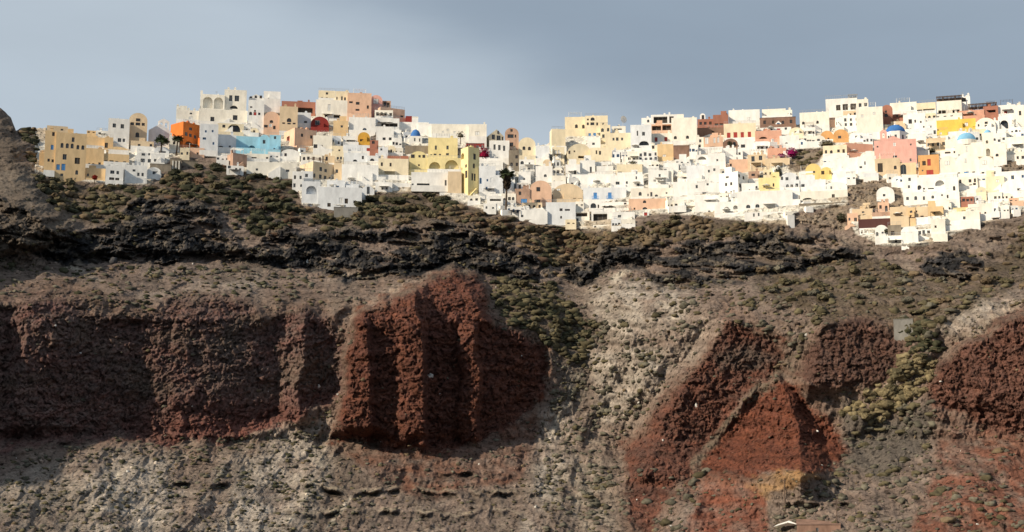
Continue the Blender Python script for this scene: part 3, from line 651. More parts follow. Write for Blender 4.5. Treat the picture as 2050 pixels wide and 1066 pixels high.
# region | left corner right top base | colour | style | openings | description | landmark name | options      (f flat, v vaulted, g gabled, p plain wall, s sloping roof)
TOWN = '''
1|385 480 450 830|tan|f|455,475,22,36 450,595,24,44,b 425,712,20,26 460,716,20,26|narrow tan tower house at the left end of the town|
1|345 400 650 745|tan|f|||tiny tan annex sticking out at the far left edge of the hotel|
1|415 595 405 475|sand|f|545,435,24,16||flat tan penthouse block on top of the left hotel||terrace=0
1|480 745 465 890|tan|f|628,520,24,42 535,578,26,44,a 580,578,26,44,a 622,578,26,44,a 672,585,24,40,a 715,585,26,40,a 562,680,34,50 672,708,44,56,d 510,775,30,50,b 555,772,34,60,b 672,812,24,40,a 632,872,18,20 664,872,18,20 545,842,26,24|tall tan hotel with a row of arched windows and blue doors|tan hotel|terrace=0
1|750 930 505 610|tan|f|768,598,26,12||plain tan block behind the tan hotel||
1|745 915 605 770|tan|f|735,695,22,24 790,757,26,40,a 825,757,26,40,a 880,745,20,36||tan hotel wing with two arched doors beside the tall hotel||
1|640 925 775 895|tan|f|775,838,18,24 770,877,36,26,d 712,875,16,20 850,880,18,20||low tan base block with red flowers at its foot||terrace=1.2
1|945 1140 590 655|tan|v|1042,648,36,26,a 1095,650,30,14||tan vaulted house above the white cave houses||
1|920 1140 655 755|tan|f|940,735,24,40,d 988,735,36,44,d 1034,735,24,36,d 1102,728,26,26||flat tan house with three dark doorways above white terraces||
1|925 1000 510 650|tan|f|942,582,26,46,d||slim tan house between two tan hotel wings||
1|935 1090 765 920|wh|f|993,818,36,30 1040,820,22,30 990,890,44,50,d 1038,892,34,50,d||white two storey house with two dark doors at the slope edge|
1|1195 1340 640 755|wh|v|1268,660,30,20 1320,655,18,18 1265,715,36,36,a 1323,715,26,34||white vaulted house above the slope left of the stone hut|
1|1340 1460 655 760|wh|f|1378,715,22,26|||
1|1105 1300 755 900|wh|f|1186,802,26,20 1225,835,20,30 1262,835,20,30 1150,880,24,26|||
1|1300 1430 775 870|wh|v|1378,830,50,40,a||white vaulted cave house with one wide arched window above the bushes|
1|955 1140 340 590|wh|f|1007,402,28,36 1077,405,30,38 1057,530,30,34 1095,530,20,30||tall white house with two upper windows on the left skyline|tall white skyline house
1|855 960 450 515|wh|f|||
1|1140 1300 290 540|sand|v|1218,350,36,26,a 1170,388,30,26 1218,388,40,26 1265,388,26,26 1217,485,32,44,a 1168,530,20,18 1215,530,34,26 1262,530,24,20||tall tan house with an arched gable beside the white skyline house|tall arched tan house
1|1160 1360 540 620|sand|f|||||
1|1215 1370 595 650|wh|f|1245,630,18,18 1330,632,18,16|||
1|1365 1500 590 670|gw|v|1440,645,60,30,a|||
1|770 850 450 505|tan|f|||
1|1500 1590 500 640|cl|f|1545,560,20,24|||
2|180 290 435 370 620|orr|f|355,420,26,26 318,475,24,34 355,478,22,30 398,482,22,30 345,550,60,30,a 357,600,40,34,d 408,555,20,20|bright orange cube house, the larger of two orange ones|bright orange house
2|425 480 530 510 622|orr|f|505,550,20,40||small bright orange annex right of the larger orange house|
2|235 435 265 380|cl|f|360,292,24,16,a 360,338,34,34,W||wide pale cream house right above the orange house|
2|235 262 235 300|cl|f||small cream turret at the left end of the cream house||terrace=0
2|450 660 125 252|cl|f|512,195,84,96,A 606,195,80,96,A||cream house with two tall arched loggias on the skyline|twin arched cream house|terrace=0
2|450 470 95 130|cl|f|||terrace=0
2|660 855 85 252|cl|f|716,160,28,52 770,160,40,52 745,240,70,30,a||tall pale cream tower house on the skyline right of the twin arches|cream skyline tower|terrace=0
2|430 860 255 400|cl|f|552,350,34,54 752,320,40,44 655,388,30,20 480,385,22,22|||
2|600 830 385 485|cr|f|745,432,110,100,a 655,410,26,26||cream house with one huge dark archway above the blue houses|big dark archway house
2|440 600 390 655|gw|f|490,455,16,20 550,450,16,20 480,520,30,20 560,560,16,24|||
2|595 765 485 625|gw|f|575,540,20,30 630,595,60,20,a 708,590,18,20||greyish white house left of the light blue house|
2|880 1010 125 185|wh|g|||
2|1010 1160 100 195|wh|f|1080,165,60,14,d|||
2|870 1010 178 440|wh|f|892,298,26,30,a 930,298,26,30,r 968,298,20,22 930,272,20,16,a 895,240,20,14 930,400,24,20 930,428,20,14||tall white house with one red door between two dark windows|white house with red door
2|1010 1150 280 470|pk|v|1078,368,30,26,a 1070,402,24,30,W 1030,412,34,24 1105,425,22,40||peach vaulted house with one white door under a grey pergola|
2|1150 1310 235 482|sand|f|1235,355,40,36,a 1187,384,24,14 1235,386,30,14 1280,384,24,14||tall tan house with one half round window|tan half round window house
2|1170 1470 188 290|trc|f|1380,262,130,44,d|terracotta brown terrace building with a wide dark opening on the skyline|brown skyline terrace|terrace=0
2|1310 1430 290 412|gw|f|1383,378,26,30|||
2|1430 1590 325 452|red|v|1488,380,40,40||crimson vaulted house among cream ones|crimson vaulted house
2|1190 1285 1480 425 615|pk|f|1228,505,26,60,r 1350,482,20,30 1433,485,20,30 1375,600,24,20 1325,590,16,18||peach cube house with a red door on its side|peach house with red side door
2|1450 1620 495 640|cl|f|1472,590,34,34 1525,590,20,24|||
2|765 980 500 635|lb|f|820,618,40,22 905,600,60,44,A||wide light blue house, leftmost of the blue row|wide light blue house
2|975 1060 488 645|lb|v|1013,550,24,34||light blue house with a rounded gable|
2|1060 1160 490 655|lb|f|1110,512,20,26 1110,620,24,30||light blue flat roofed house, rightmost of the blue row|
2|680 735 860 650 795|pkb|f|800,745,24,44,a||brown cube house with a sunlit left side above the rock slope|brown cube house
2|860 1060 655 728|cl|f|925,702,44,34,d 960,705,20,20 1040,690,20,20||
2|1160 1330 615 705|wh|v|1205,665,20,26||white vaulted house right below the light blue row|
2|860 1300 725 835|cl|f|950,795,20,20 1222,795,30,20|long pale cream terrace building above the brown bushes||terrace=0
2|590 700 675 745|wh|f||
2|680 830 762 842|wh|f|705,772,26,30 765,790,18,18 800,792,18,18||||terrace=0
3|275 395 75 150|cr|f|335,95,16,16 300,130,14,14 333,130,14,14||
3|395 490 80 240|cr|f|405,130,10,20 440,145,12,60 462,135,14,26 455,235,16,20|||
3|255 485 140 290|cl|f|375,266,110,44,d 350,195,20,50,W||cream house over a wide dark garage opening under the skyline|garage cream house
3|480 650 92 265|pk|f|505,158,26,14 553,165,26,20 625,190,14,24 552,212,28,14 520,242,20,14 550,244,22,14 582,246,20,14||large peach house with scattered windows on the skyline|large peach skyline house
3|640 730 108 200|pink|v|683,152,36,36,W||pink house with a rounded gable on the skyline|pink rounded gable
3|730 790 150 195|pkb|f||||terrace=0
3|650 715 890 192 272|pk|f|870,252,22,34|||
3|675 805 215 272|cl|f||
3|895 940 258 292|red|f||small dark red block near the right end of the upper peach houses||
3|940 985 262 295|cl|f||
3|985 1085 312 345|cl|f|
4|15 320 198 305|cl|f|150,245,20,16,W 205,265,20,16,W 110,262,18,14,W|long low cream building on the skyline|long cream skyline building
4|320 468 200 330|cl|f|392,275,34,30,W||plain cream cube closing the long cream building on the right||
3|490 680 265 382|wh|f|603,352,30,24,a 512,368,22,18|||
3|555 640 372 460|och|v|587,440,34,36,d||ochre vaulted house with a dark door between white houses|ochre vaulted house
3|685 810 345 452|wh|f|742,420,22,22 785,425,20,34|||
3|680 850 272 347|wh|f|780,322,115,34,d|
3|850 1060 300 342|wh|p|||||depth=2
3|380 485 290 400|tan|f|405,388,26,22,d 440,330,16,16||tan yellow house right of the crimson vault||
3|920 1012 400 472|wh|o|960,425,10,24 995,428,10,24||small white church with a blue dome, in the middle of the town|small blue domed church|name=church terrace=0
3|890 1055 468 535|st|p||dark stone wall below the small blue domed church|||depth=2 name=stone_wall
3|700 770 480 560|gw|f|722,495,14,16|
3|765 915 540 600|trc|f|860,575,20,14|low terracotta red house left of the yellow house|terracotta low house
3|1055 1265 412 560|py|f|1110,482,14,30 1193,480,16,28 1078,538,12,16 1105,535,20,20 1140,535,14,18 1193,530,20,20||yellow upper block with two narrow windows over the arches|
3|920 1055 508 662|py|v|945,543,26,24 993,543,14,16 1023,543,18,20 990,607,12,14 985,650,50,22,a||pale yellow vaulted house, left part of the yellow arched hotel|
3|1050 1290 555 662|py|f|1102,620,80,72,A 1222,612,92,88,A||yellow house with two large arched niches|yellow arched hotel
4|255 315 408 385 790|py|f|268,445,24,50,A 368,457,20,50 298,537,14,26 363,535,16,40 300,607,18,60 350,628,14,60 370,628,14,60||tall yellow corner block with a shaded right side|yellow corner block|terrace=0
4|150 262 590 765|sand|f|||bare sandy tan wall block under the yellow corner block|||terrace=0
3|935 1195 657 775|wh|f|945,745,14,14 1020,745,90,20 1075,740,30,40,a 1180,735,14,50||long white house directly below the yellow arches|
3|700 915 560 702|cr|f|725,600,14,26 787,602,14,26 770,692,30,14 805,692,18,14||broad cream yellow house with two small upper windows|broad cream yellow house
3|140 235 385 580 725|sand|f|245,680,16,30 290,625,18,30 325,630,18,24 288,680,18,30 322,683,18,32 358,688,18,32||sandy house with two rows of small windows, sunlit yellow on its left|sandy window row house
3|385 440 592 692|sand|f|405,650,18,26|
3|150 300 530 590|cl|f||
3|290 392 540 605|sand|f|333,560,16,30|
3|395 452 515 600|cr|f||
3|450 660 462 522|gw|f|497,507,22,22 563,510,22,18 632,498,30,34,r||
3|450 560 400 470|wh|f|480,447,30,34,a|
3|640 700 430 520|trc|f|665,445,20,20|
3|455 620 520 602|gw|f|535,580,32,30,a 590,550,14,24||
3|620 702 540 602|gw|f|657,574,30,30,a|||
3|440 700 602 745|wh|f|575,690,14,14 622,690,16,16|||
3|165 235 650 718|gw|f|190,680,20,24|||
3|88 168 652 795|wh|f||||terrace=0
3|155 285 722 892|gw|f|222,782,72,60,A||big greyish white house with one square recessed loggia at the slope edge|white loggia house|terrace=0
3|270 582 762 902|gw|f|435,855,30,40,W 472,858,24,36,d 530,862,16,18 350,888,24,26,d||long greyish white house on top of a grey retaining wall||terrace=0
3|335 462 715 795|gw|f|411,770,20,34||
3|460 560 740 795|gw|f|480,772,34,36,a||
3|580 672 740 835|gw|g|628,788,20,54||white gabled house with one tall window above dark bushes||
3|680 800 728 795|wh|f|730,775,14,16 760,772,12,16||||terrace=0
3|800 930 735 790|wh|f|850,770,14,14|||terrace=0
3|560 660 660 745|wh|f|600,700,16,16
4|450 490 610 238 335|cr|g|563,262,16,26 522,303,26,40 565,308,30,40 603,312,20,36||cream gabled top floor above a white house, right of the crimson flowers|cream gabled house|terrace=0
4|490 655 335 515|wh|f|533,388,18,44 573,392,20,44 612,398,18,44||white house with three tall upper windows under the cream gable|
4|618 732 230 475|pkb|v|672,250,18,20 665,298,50,30 705,298,14,24 672,365,30,30 685,450,50,40,a||tall pinkish brown house with a rounded gable|pinkish brown tower|terrace=0
4|650 735 415 585|st|f||dark stone wedge wall under the pinkish brown house|||terrace=0
4|730 870 310 492|cr|v|775,397,24,30,a 820,400,24,30,a 798,473,30,34,a||cream house with a wide rounded gable and three windows on the skyline|cream rounded gable house
4|735 862 492 592|wh|f|760,517,28,28,a 820,522,14,16 815,567,20,20 757,577,16,18|||
4|870 985 380 505|gw|f|||plain pale grey wall block on the saddle of the skyline||
4|930 1002 490 548|sand|v|955,533,14,18,a 980,530,14,18,a||small tan vaulted house with two windows on the saddle||
4|300 450 358 425|red|s||crimson house with a sloping roof behind the flowers|||
4|405 542 545 790|gw|f|418,665,18,50,a 476,660,18,20 468,725,16,20|||
4|410 602 500 562|wh|f|545,560,30,30,a 505,548,20,20|||
4|480 602 620 805|gw|f|508,660,20,40 520,750,20,20|||
4|600 700 580 690|wh|f|650,640,18,20
4|690 822 680 735|wh|v|||white vaulted roof house right of the palm tree||terrace=0
4|702 822 732 855|pkb|f|742,768,22,30 772,780,36,40,b 775,832,50,36,b||brown house with a blue door and blue balcony right of the palm|brown house with blue door|terrace=0
4|822 1002 665 862|pk|v|892,735,30,34 892,835,34,30||peach house with a broad rounded gable right of the palm|broad peach gable
4|760 925 845 912|sand|f||
4|635 782 880 942|wh|f||||terrace=0
4|735 952 902 992|wh|f|760,955,20,20||||terrace=0
4|885 952 880 935|wh|g|915,912,40,22,d||
4|470 602 790 870|wh|f|540,822,90,18,d|||
4|730 830 590 680|wh|f|775,655,18,18 850,632,20,18
4|870 1010 545 660|wh|f|950,625,24,26,a
5|280 440 137 260|cr|f|371,210,22,30,a 428,213,24,32,a||cream skyline house with two windows left of the half round window|
5|440 620 127 315|cr|f|500,152,32,26,a 463,155,14,14 462,190,16,22 498,190,30,22 536,192,14,24 584,195,14,22 476,280,20,30,b 515,283,22,40,b||tall cream skyline house with a half round window over a row of windows|cream half round window house
5|160 175 285 230 395|cr|f|||plain tall cream block at the left end of the right hand town||
5|180 275 375 485|cr|f|210,415,14,30,W 232,412,14,30,W|||
5|270 300 495 345 505|cr|v|315,415,14,24 355,405,12,12 425,450,80,20,d|||cream vaulted house under the dark terrace canopy|cream house under canopy
5|480 652 380 512|cr|f|530,415,12,30 558,420,16,30 555,500,12,20 600,500,12,20|||
5|600 800 265 422|cr|f|665,312,16,22 695,312,20,26 733,312,16,22|||
5|560 640 200 330|cr|f|||
5|650 760 210 270|cl|f|700,240,60,24,d|
5|800 965 200 412|gw|f|855,265,12,40 903,270,22,30 905,345,80,36,a 860,385,14,34 905,395,30,24||tall greyish white house with a wide arched window|
5|885 962 145 205|wh|f|||
5|960 1182 120 188|wh|f|1035,152,108,34,d 1122,152,34,34,d|white skyline house with a wide grey glazed gallery|glazed gallery house|terrace=0
5|965 1122 195 268|pk|f|1003,228,74,44,d 1085,222,70,44,d||
5|965 1132 268 365|cl|f|1003,315,26,36,r 1078,314,24,34,r||cream house with two red doors|cream house with two red doors
6|165 352 208 405|cl|f|192,353,22,24,a 281,352,22,24,a 190,398,18,20 317,390,16,22||
6|60 178 402 518|tan|f|110,495,24,34,W|plain tan cube house in the middle of the right town|plain tan cube
6|178 296 415 515|br|s||brown shaded shed beside the plain tan cube|||terrace=0
5|965 1020 360 425|cl|f|978,375,20,26|
5|860 1012 402 505|wh|v||||
5|690 892 512 602|cr|f|770,582,40,14 715,575,30,12|||low cream house with a hedge of dark climbing plants||
5|285 400 512 622|wh|f|362,583,20,50|||
5|400 520 480 600|wh|f|485,555,16,50|||
5|530 662 525 592|wh|f|575,575,60,20,a|||
5|400 682 592 695|wh|f|500,675,14,14 600,690,90,10|||
5|640 760 600 700|wh|f|697,662,30,28||
5|755 902 590 705|wh|f|845,618,12,24 908,632,22,26 860,675,20,24 770,655,16,20||
5|185 422 665 808|sand|v|322,785,24,14 357,785,24,14 398,788,34,16 230,712,30,16,W|wide sandy house with a low vaulted roof|sandy low vault house
5|425 765 697 812|gw|f|520,758,28,46,b 635,758,28,46,b||white house with two blue shuttered balconies|white house with blue balconies
5|470 802 812 885|wh|f|505,838,44,40,a 545,845,12,30 595,850,12,24 640,852,26,30 680,852,16,24 715,855,14,20 757,842,20,50||
5|490 652 885 1002|wh|f|560,935,110,66,d 635,970,14,20||white house with a wide dark porch at the lower edge of the town|||terrace=0
5|652 832 890 962|wh|f|712,922,26,20 685,955,18,18 712,955,16,18 742,955,16,18||||terrace=0
5|500 652 990 1035|cl|f|||low pale cream block at the very bottom of the middle terraces|||terrace=0
5|130 365 812 962|gw|f|250,870,24,22 300,872,40,14 250,930,14,20|||terrace=0
5|365 475 885 990|cl|f|412,908,90,30,d 378,950,20,24|||terrace=0
5|5 142 882 950|wh|f|93,880,30,20,d|||terrace=0
5|785 1088 785 888|pk|f|910,808,26,22,a 830,862,14,16 912,862,40,22,a||wide low peach house at the lower edge of the town|wide low peach house|terrace=0
5|895 945 888 918|wh|f|918,903,26,26,r||tiny white annex with one red door below the peach house|||terrace=0
5|800 1132 702 790|cl|f|875,745,24,30,a 937,755,10,20 963,750,16,36 1003,762,24,20,a 1083,742,14,14|||
5|940 1100 560 700|wh|f|970,555,20,26 1030,600,16,22 990,640,16,18|||
5|1060 1180 500 620|wh|f|1075,560,20,24 1140,590,14,20
6|355 472 218 282|trc|f||low terracotta house under a white bell arch|||
6|372 412 175 218|wh|v|394,200,18,24,a||tiny white vaulted turret on top of the terracotta house|||terrace=0
6|470 582 186 280|trc|f|495,262,26,26,d 530,262,26,26,d||terracotta house with two dark openings on the skyline|terracotta skyline house
6|345 548 282 355|br|f|||brown stone wall house below the terracotta houses||terrace=0
6|345 402 350 445|cl|f
6|400 542 350 448|pk|f|465,434,110,30,a 424,375,26,50,W 480,375,14,40,W 508,372,14,40,W||peach house with a wide low brown arch|wide brown arch house
6|550 785 252 385|cr|f|585,342,26,50,r 634,342,28,54,r 684,338,24,44,r 736,335,24,40,r||yellow house with four tall red shutters|four red shutter house
6|585 812 152 258|wh|f|735,220,26,26,W||large plain white house on the skyline above the red shutters|
6|830 1002 145 212|cl|f|858,195,14,20,a||pale cream skyline house left of the white roof terrace|
6|1000 1052 150 215|cl|f|
6|815 1075 208 282|br|s|||brown sloping roof house with a small white gable|brown sloping roof house
6|930 972 230 292|wh|g|950,258,20,24,a||little white gable set against the brown roof|||terrace=0
6|815 1042 282 325|wh|f|848,300,18,28,a 898,300,18,26,a 950,300,26,20,r 1003,300,18,34|||
6|780 972 305 390|sal|f|838,368,80,40,a 925,372,50,22,a||salmon house with two wide dark arches|salmon arches house
6|545 652 362 442|br|v|605,412,60,50,a||brown cave house with a dark arch beneath the red shutters|
6|960 1102 340 425|wh|f|940,390,20,20 1010,400,24,20,a|||
6|660 780 365 470|wh|v|690,415,30,24,a||
6|870 1008 432 505|sal|f|915,492,20,20 965,488,30,18,W||salmon block left of the magenta bougainvillea|
6|725 858 480 595|sand|f|765,510,24,40 820,505,24,34 815,578,80,34,a||sandy house with a dark arch under two windows|sandy arch house
6|850 1032 508 592|sand|f|900,580,20,16|long sandy yellow wall house right of the sandy arch house||terrace=0
6|730 812 602 672|pkb|f|765,628,26,18|
6|808 872 620 675|st|v|840,648,60,40,a||stone cave house with a dark round mouth||terrace=0
6|805 978 650 755|py|f|845,712,12,20 914,705,12,24||pale yellow house joined to a white vaulted one|pale yellow joined house
7|5 180 785 955|gw|v|||white vaulted house right of the pale yellow house|||
6|515 655 728 600 772|wh|f|567,685,16,24 605,685,16,24 567,750,16,30 605,752,16,30 577,632,22,14 664,630,14,24 696,632,14,26 669,700,14,30||white house with four dark square windows in two rows|four window white house
6|680 812 690 775|wh|f|742,748,24,30,a 790,720,14,16||
6|340 442 480 545|wh|f|388,515,70,44,A||white house with a grey arched niche|
6|430 560 470 560|wh|f|455,522,14,24 500,520,14,16
6|275 408 560 692|gw|f|300,685,20,14|||
6|175 282 680 815|wh|f|247,797,14,20 272,797,14,20|||
6|0 175 600 705|cl|f|85,690,60,20|||
6|280 520 690 800|wh|f|350,715,16,24 430,700,16,16 405,765,30,16||
6|410 520 560 690|wh|f|440,600,14,20 480,590,16,20
6|590 732 515 605|pk|f|600,560,16,30|||
6|540 640 430 520|wh|f|555,500,16,14
6|335 522 780 860|wh|f|350,845,16,14 430,840,16,16
6|245 480 858 905|st|f|280,885,60,30,d 400,885,60,30,a||low rough stone wall house with dark cave openings|||terrace=0
6|480 655 828 935|wh|f|570,880,40,30,A 635,870,36,30,A||
6|395 470 878 912|wh|v|440,900,16,18||small white vaulted hut in front of the stone caves|||terrace=0
6|650 1052 752 905|wh|f|728,862,30,26,a 795,860,30,26,a 893,890,16,30 938,890,24,30 983,892,16,24||long white building with a row of pale openings at the slope edge|long white edge building|terrace=0
6|700 1000 905 970|wh|f|770,925,12,24 805,922,12,24 860,945,24,24,A|||terrace=0
6|520 720 920 950|wh|p||||depth=3
7|415 690 130 235|wh|f|524,203,38,36,d 585,200,46,38,d 655,198,50,36,d||white villa with a roof terrace and three dark openings on the skyline|white roof terrace villa|terrace=0
7|690 792 132 235|cl|f|
7|570 695 235 305|sand|f|
7|185 442 250 395|cl|f|215,342,22,26,a 340,340,22,28,a 213,388,36,18 255,388,20,18 300,375,18,26,W||
7|690 922 205 462|cl|f|745,280,22,26,W 848,262,22,26,W 770,445,24,24 825,455,24,20||long plain pale cream house left of the red brown gable|
7|915 1012 182 395|trc|v|955,240,18,20 955,272,30,30,a||tall red brown house with a rounded gable behind the pink church|red brown gable house
7|1000 1132 265 335|trc|f|1048,280,16,18|||
7|988 1218 165 268|cl|f|1165,235,18,20,W||
7|420 502 295 345|pk|f|450,335,14,16|
7|500 575 300 400|wh|f|
7|570 762 275 400|wh|f|
7|370 480 412 508|tor|v|437,488,16,26 475,488,12,26||low orange tan vaulted house, left one of a touching pair|
7|480 617 400 512|tor|v|537,475,26,36||orange tan vaulted house with one dark window, right one of a pair|orange tan vault
7|620 752 425 512|wh|v|690,473,30,34||white vaulted house with one dark window left of the pink church|
7|490 595 832 518 642|sal|f|545,600,18,18 615,630,12,14 672,640,12,14|long salmon house running down to the pink church|long salmon house
7|390 600 545 650|cr|f|
7|720 842 600 690|cl|v|780,605,36,20,W|
7|850 1215 500 700|pink|f|1027,540,24,34,W 880,552,16,16,a 1168,548,14,16 1027,648,36,18 1160,685,16,26||pink church front with pediment and bell arch below a deep blue dome|pink church|name=church terrace=0
7|855 1072 662 805|sand|f|900,740,44,80,d 1030,745,24,34,a|sandy stone base block with a dark doorway under the pink church|||terrace=0
7|1060 1215 700 805|sand|f|1105,752,50,84,a||||terrace=0
7|235 370 705 825|ye|v|307,785,26,30||yellow vaulted house with one window above the arched cream wall|yellow vaulted house
7|370 465 735 828|ye|v|388,785,30,34,d||small yellow vaulted house right of the larger yellow vault|
7|390 492 640 722|wh|f|408,697,24,34 448,700,16,26|||
7|480 702 660 795|wh|f|565,738,16,18 618,760,18,20 618,786,24,16||
7|470 602 770 862|wh|v|520,812,18,20,a 510,852,40,10 572,855,14,12||white vaulted cave house between yellow vault and rock outcrop|
7|600 680 800 880|wh|f
7|700 862 640 805|wh|f|728,735,24,18 765,700,12,30|||
7|750 882 790 855|gw|f|797,840,16,22|
7|190 412 850 950|gw|f|212,910,30,50 298,935,30,16 340,935,22,14|||
7|400 602 870 952|wh|v|462,920,14,24 540,938,14,18|||
7|185 602 952 1042|cl|f|252,1025,100,34,a 477,1010,26,50,d||long cream wall house with one big dark arch beside the rocks|arched cream wall house|terrace=0
7|5 185 955 1060|wh|f
8|245 412 165 262|cr|f|270,240,48,34,d 352,238,100,36,d||
8|425 640 150 262|cl|f|470,245,64,32,d 590,245,60,26,d||cream building under a brown rooftop pergola on the skyline|brown pergola building|terrace=0
8|645 722 108 240|wh|f|668,135,36,36,d|||terrace=0
8|265 412 260 330|cr|f
8|410 642 262 330|cl|f
8|620 840 235 310|sal|f|715,300,14,12
8|840 968 195 300|trc|f|905,240,80,24,d||terracotta building under a brown tiled canopy on the skyline|terracotta canopy building
8|425 760 320 425|by|f|680,370,30,34,W 745,405,24,24|bright yellow house behind the light blue dome|bright yellow house
8|428 520 410 485|by|f|460,435,20,20,W|
8|975 1122 185 290|wh|f|1035,262,26,48,r||
8|975 1092 285 435|wh|f|1025,365,68,92,a||white house with a tall dark arch near the right edge|white tall arch house
8|1120 1205 185 402|cl|f|1170,255,20,40|
8|770 942 300 425|cl|v|797,363,14,20,a 863,345,26,20,a 863,382,30,40 905,378,14,24|
8|940 980 320 440|wh|f|
8|130 322 265 425|wh|f|190,330,30,40 233,330,14,26 281,340,14,18 190,408,40,30,a 305,385,12,18||white house with a round arched window right of the deep blue dome|
8|170 332 440 565|wh|f|268,515,14,24
8|320 422 385 480|gw|f|365,455,40,30,d 405,430,20,40|
8|330 502 480 585|sand|f||||terrace=0
8|500 612 490 600|cl|f|580,575,16,20
8|520 620 420 480|wh|f|570,460,50,20
8|455 610 585 645|cl|f|520,610,50,20,d 578,612,16,30
8|590 825 525 645|cl|o|690,580,16,50,W|cream church with a light blue dome and three round gables|light blue domed church|name=church terrace=0 phi=0
8|450 600 640 825|cl|v|488,807,26,24 545,805,30,24 520,700,40,36,W||left rounded gable wing of the light blue domed church|
8|600 802 610 825|cl|v|622,798,22,34 686,800,40,44,b 748,798,24,36 682,680,20,40,W||central rounded gable house under the light blue dome, with one blue door|
8|802 932 640 825|cl|v|835,800,24,44 850,695,40,36,W||right rounded gable wing of the light blue domed church|
8|835 932 430 640|cl|f|880,600,34,60,A 875,510,20,30,A||cream bell tower with open arches beside the light blue dome|cream bell tower|name=bell_tower terrace=0 depth=4
8|930 1042 530 700|cl|f|962,627,26,26,a|
8|1040 1205 470 605|cl|f|1085,590,60,26,a||
8|265 445 630 835|tor|f|265,710,26,50 315,700,30,40,m 358,695,30,60,r 362,795,60,64,r 300,765,14,14||orange tan house with dark red doors between the two churches|orange tan house with red doors
8|120 252 805 962|wh|f|185,845,22,30 177,910,18,26|||
8|20 130 815 900|wh|v|
8|250 502 832 965|wh|f|270,925,34,60,a 447,885,80,50,A 310,935,16,30 370,935,50,20||white house with a grey arched niche below the orange tan house|
8|500 617 830 985|wh|f|578,925,20,40,a|
8|130 418 962 1066|wh|f||||terrace=0
8|415 622 962 1066|wh|f|472,985,14,16 520,1000,14,30 473,1040,14,20 545,1048,36,20|||
8|615 782 825 935|cl|f|
8|865 1022 820 975|cr|f|965,862,26,26,W||cream yellow house with a round white medallion|
8|775 862 912 995|cr|v|820,950,16,16,W
8|640 752 1000 1066|trc|f||small brick red cube among white houses at the right|small brick red cube|
8|690 772 930 1002|wh|f|712,978,26,18||
8|1000 1205 850 985|wh|v|1055,965,30,20,a 1150,940,30,20|
8|1065 1192 1010 1075|pk|f|
8|1130 1205 600 700|cl|f
8|880 1002 960 1060|cl|f|
9|715 912 388 492|sand|f|790,464,20,38,d 828,464,26,44,d 820,420,24,12||sandy house with two dark doors over the maroon wall|
9|667 770 430 545|pk|f|||peach corner house at the left end of the maroon wall||terrace=0
9|640 820 535 592|pk|v|750,574,110,30,a||low peach vault with a wide dark arch|||terrace=0
9|1085 1262 368 505|sand|f|1195,430,20,20,a 1195,480,34,46,d 1103,482,20,36 1160,486,14,36|sandy house with a dark central door over the maroon wall|
9|1262 1332 372 500|tan|f|1292,412,26,24,a 1288,465,24,40,m||narrow tan house with an arched window over the maroon wall|
9|1332 1452 368 492|sand|f|1395,472,30,38,d 1345,410,12,20|
9|1452 1602 365 485|tan|f|1520,425,18,16|tan cube house at the right end of the maroon wall|
9|910 1085 420 500|pkb|f|960,480,14,14 1025,470,10,40,W|
9|965 1072 322 415|pk|f||small peach shed under the rock outcrop|||terrace=0
9|775 1482 488 585|mar|p||long maroon retaining wall under the sandy cave houses|maroon wall||depth=1.5 name=retaining_wall
9|940 1062 545 705|wh|v|1012,620,20,20 960,640,24,60,A||white vaulted house below the maroon wall, left one of two|
9|785 945 575 635|wh|f|||terrace=0
9|1190 1352 560 655|wh|v|1290,634,50,24||white vaulted house below the maroon wall, right one of two|
9|1062 1192 545 645|st|f|1108,615,34,26,d||grey stone house between two white vaulted houses|||terrace=0
9|1352 1482 585 650|wh|f|||terrace=0
9|940 1462 655 750|wh|f|||long white terrace block lowest of the right town||terrace=0
9|1485 1622 490 640|cl|f|1530,560,20,24|
9|1600 1762 460 590|cl|f|1615,590,30,20,d|
9|1500 1642 630 705|cl|f|1555,625,20,20|||terrace=0
9|1850 2075 340 482|cl|f|1895,445,22,30 1950,440,30,36,r 2010,435,18,26|pale cream house with one red door at the lower right edge||
9|1700 1842 375 445|py|f|1800,420,40,30,d|
9|1640 1850 440 510|cl|f
0|2000 2075 345 385|wh|f|
0|1905 1960 425 448|cl|f|1930,438,5,6
0|1755 1790 375 400|wh|v|1770,392,5,5
0|1596 1682 1052 1080|br|s|1636,1062,5,8||low brown roofed hut at the very bottom of the picture|brown hut|terrace=0 name=hut
'''
parse(TOWN)  # brown block by the plain tan cube paints a dark wedge of shaded rock
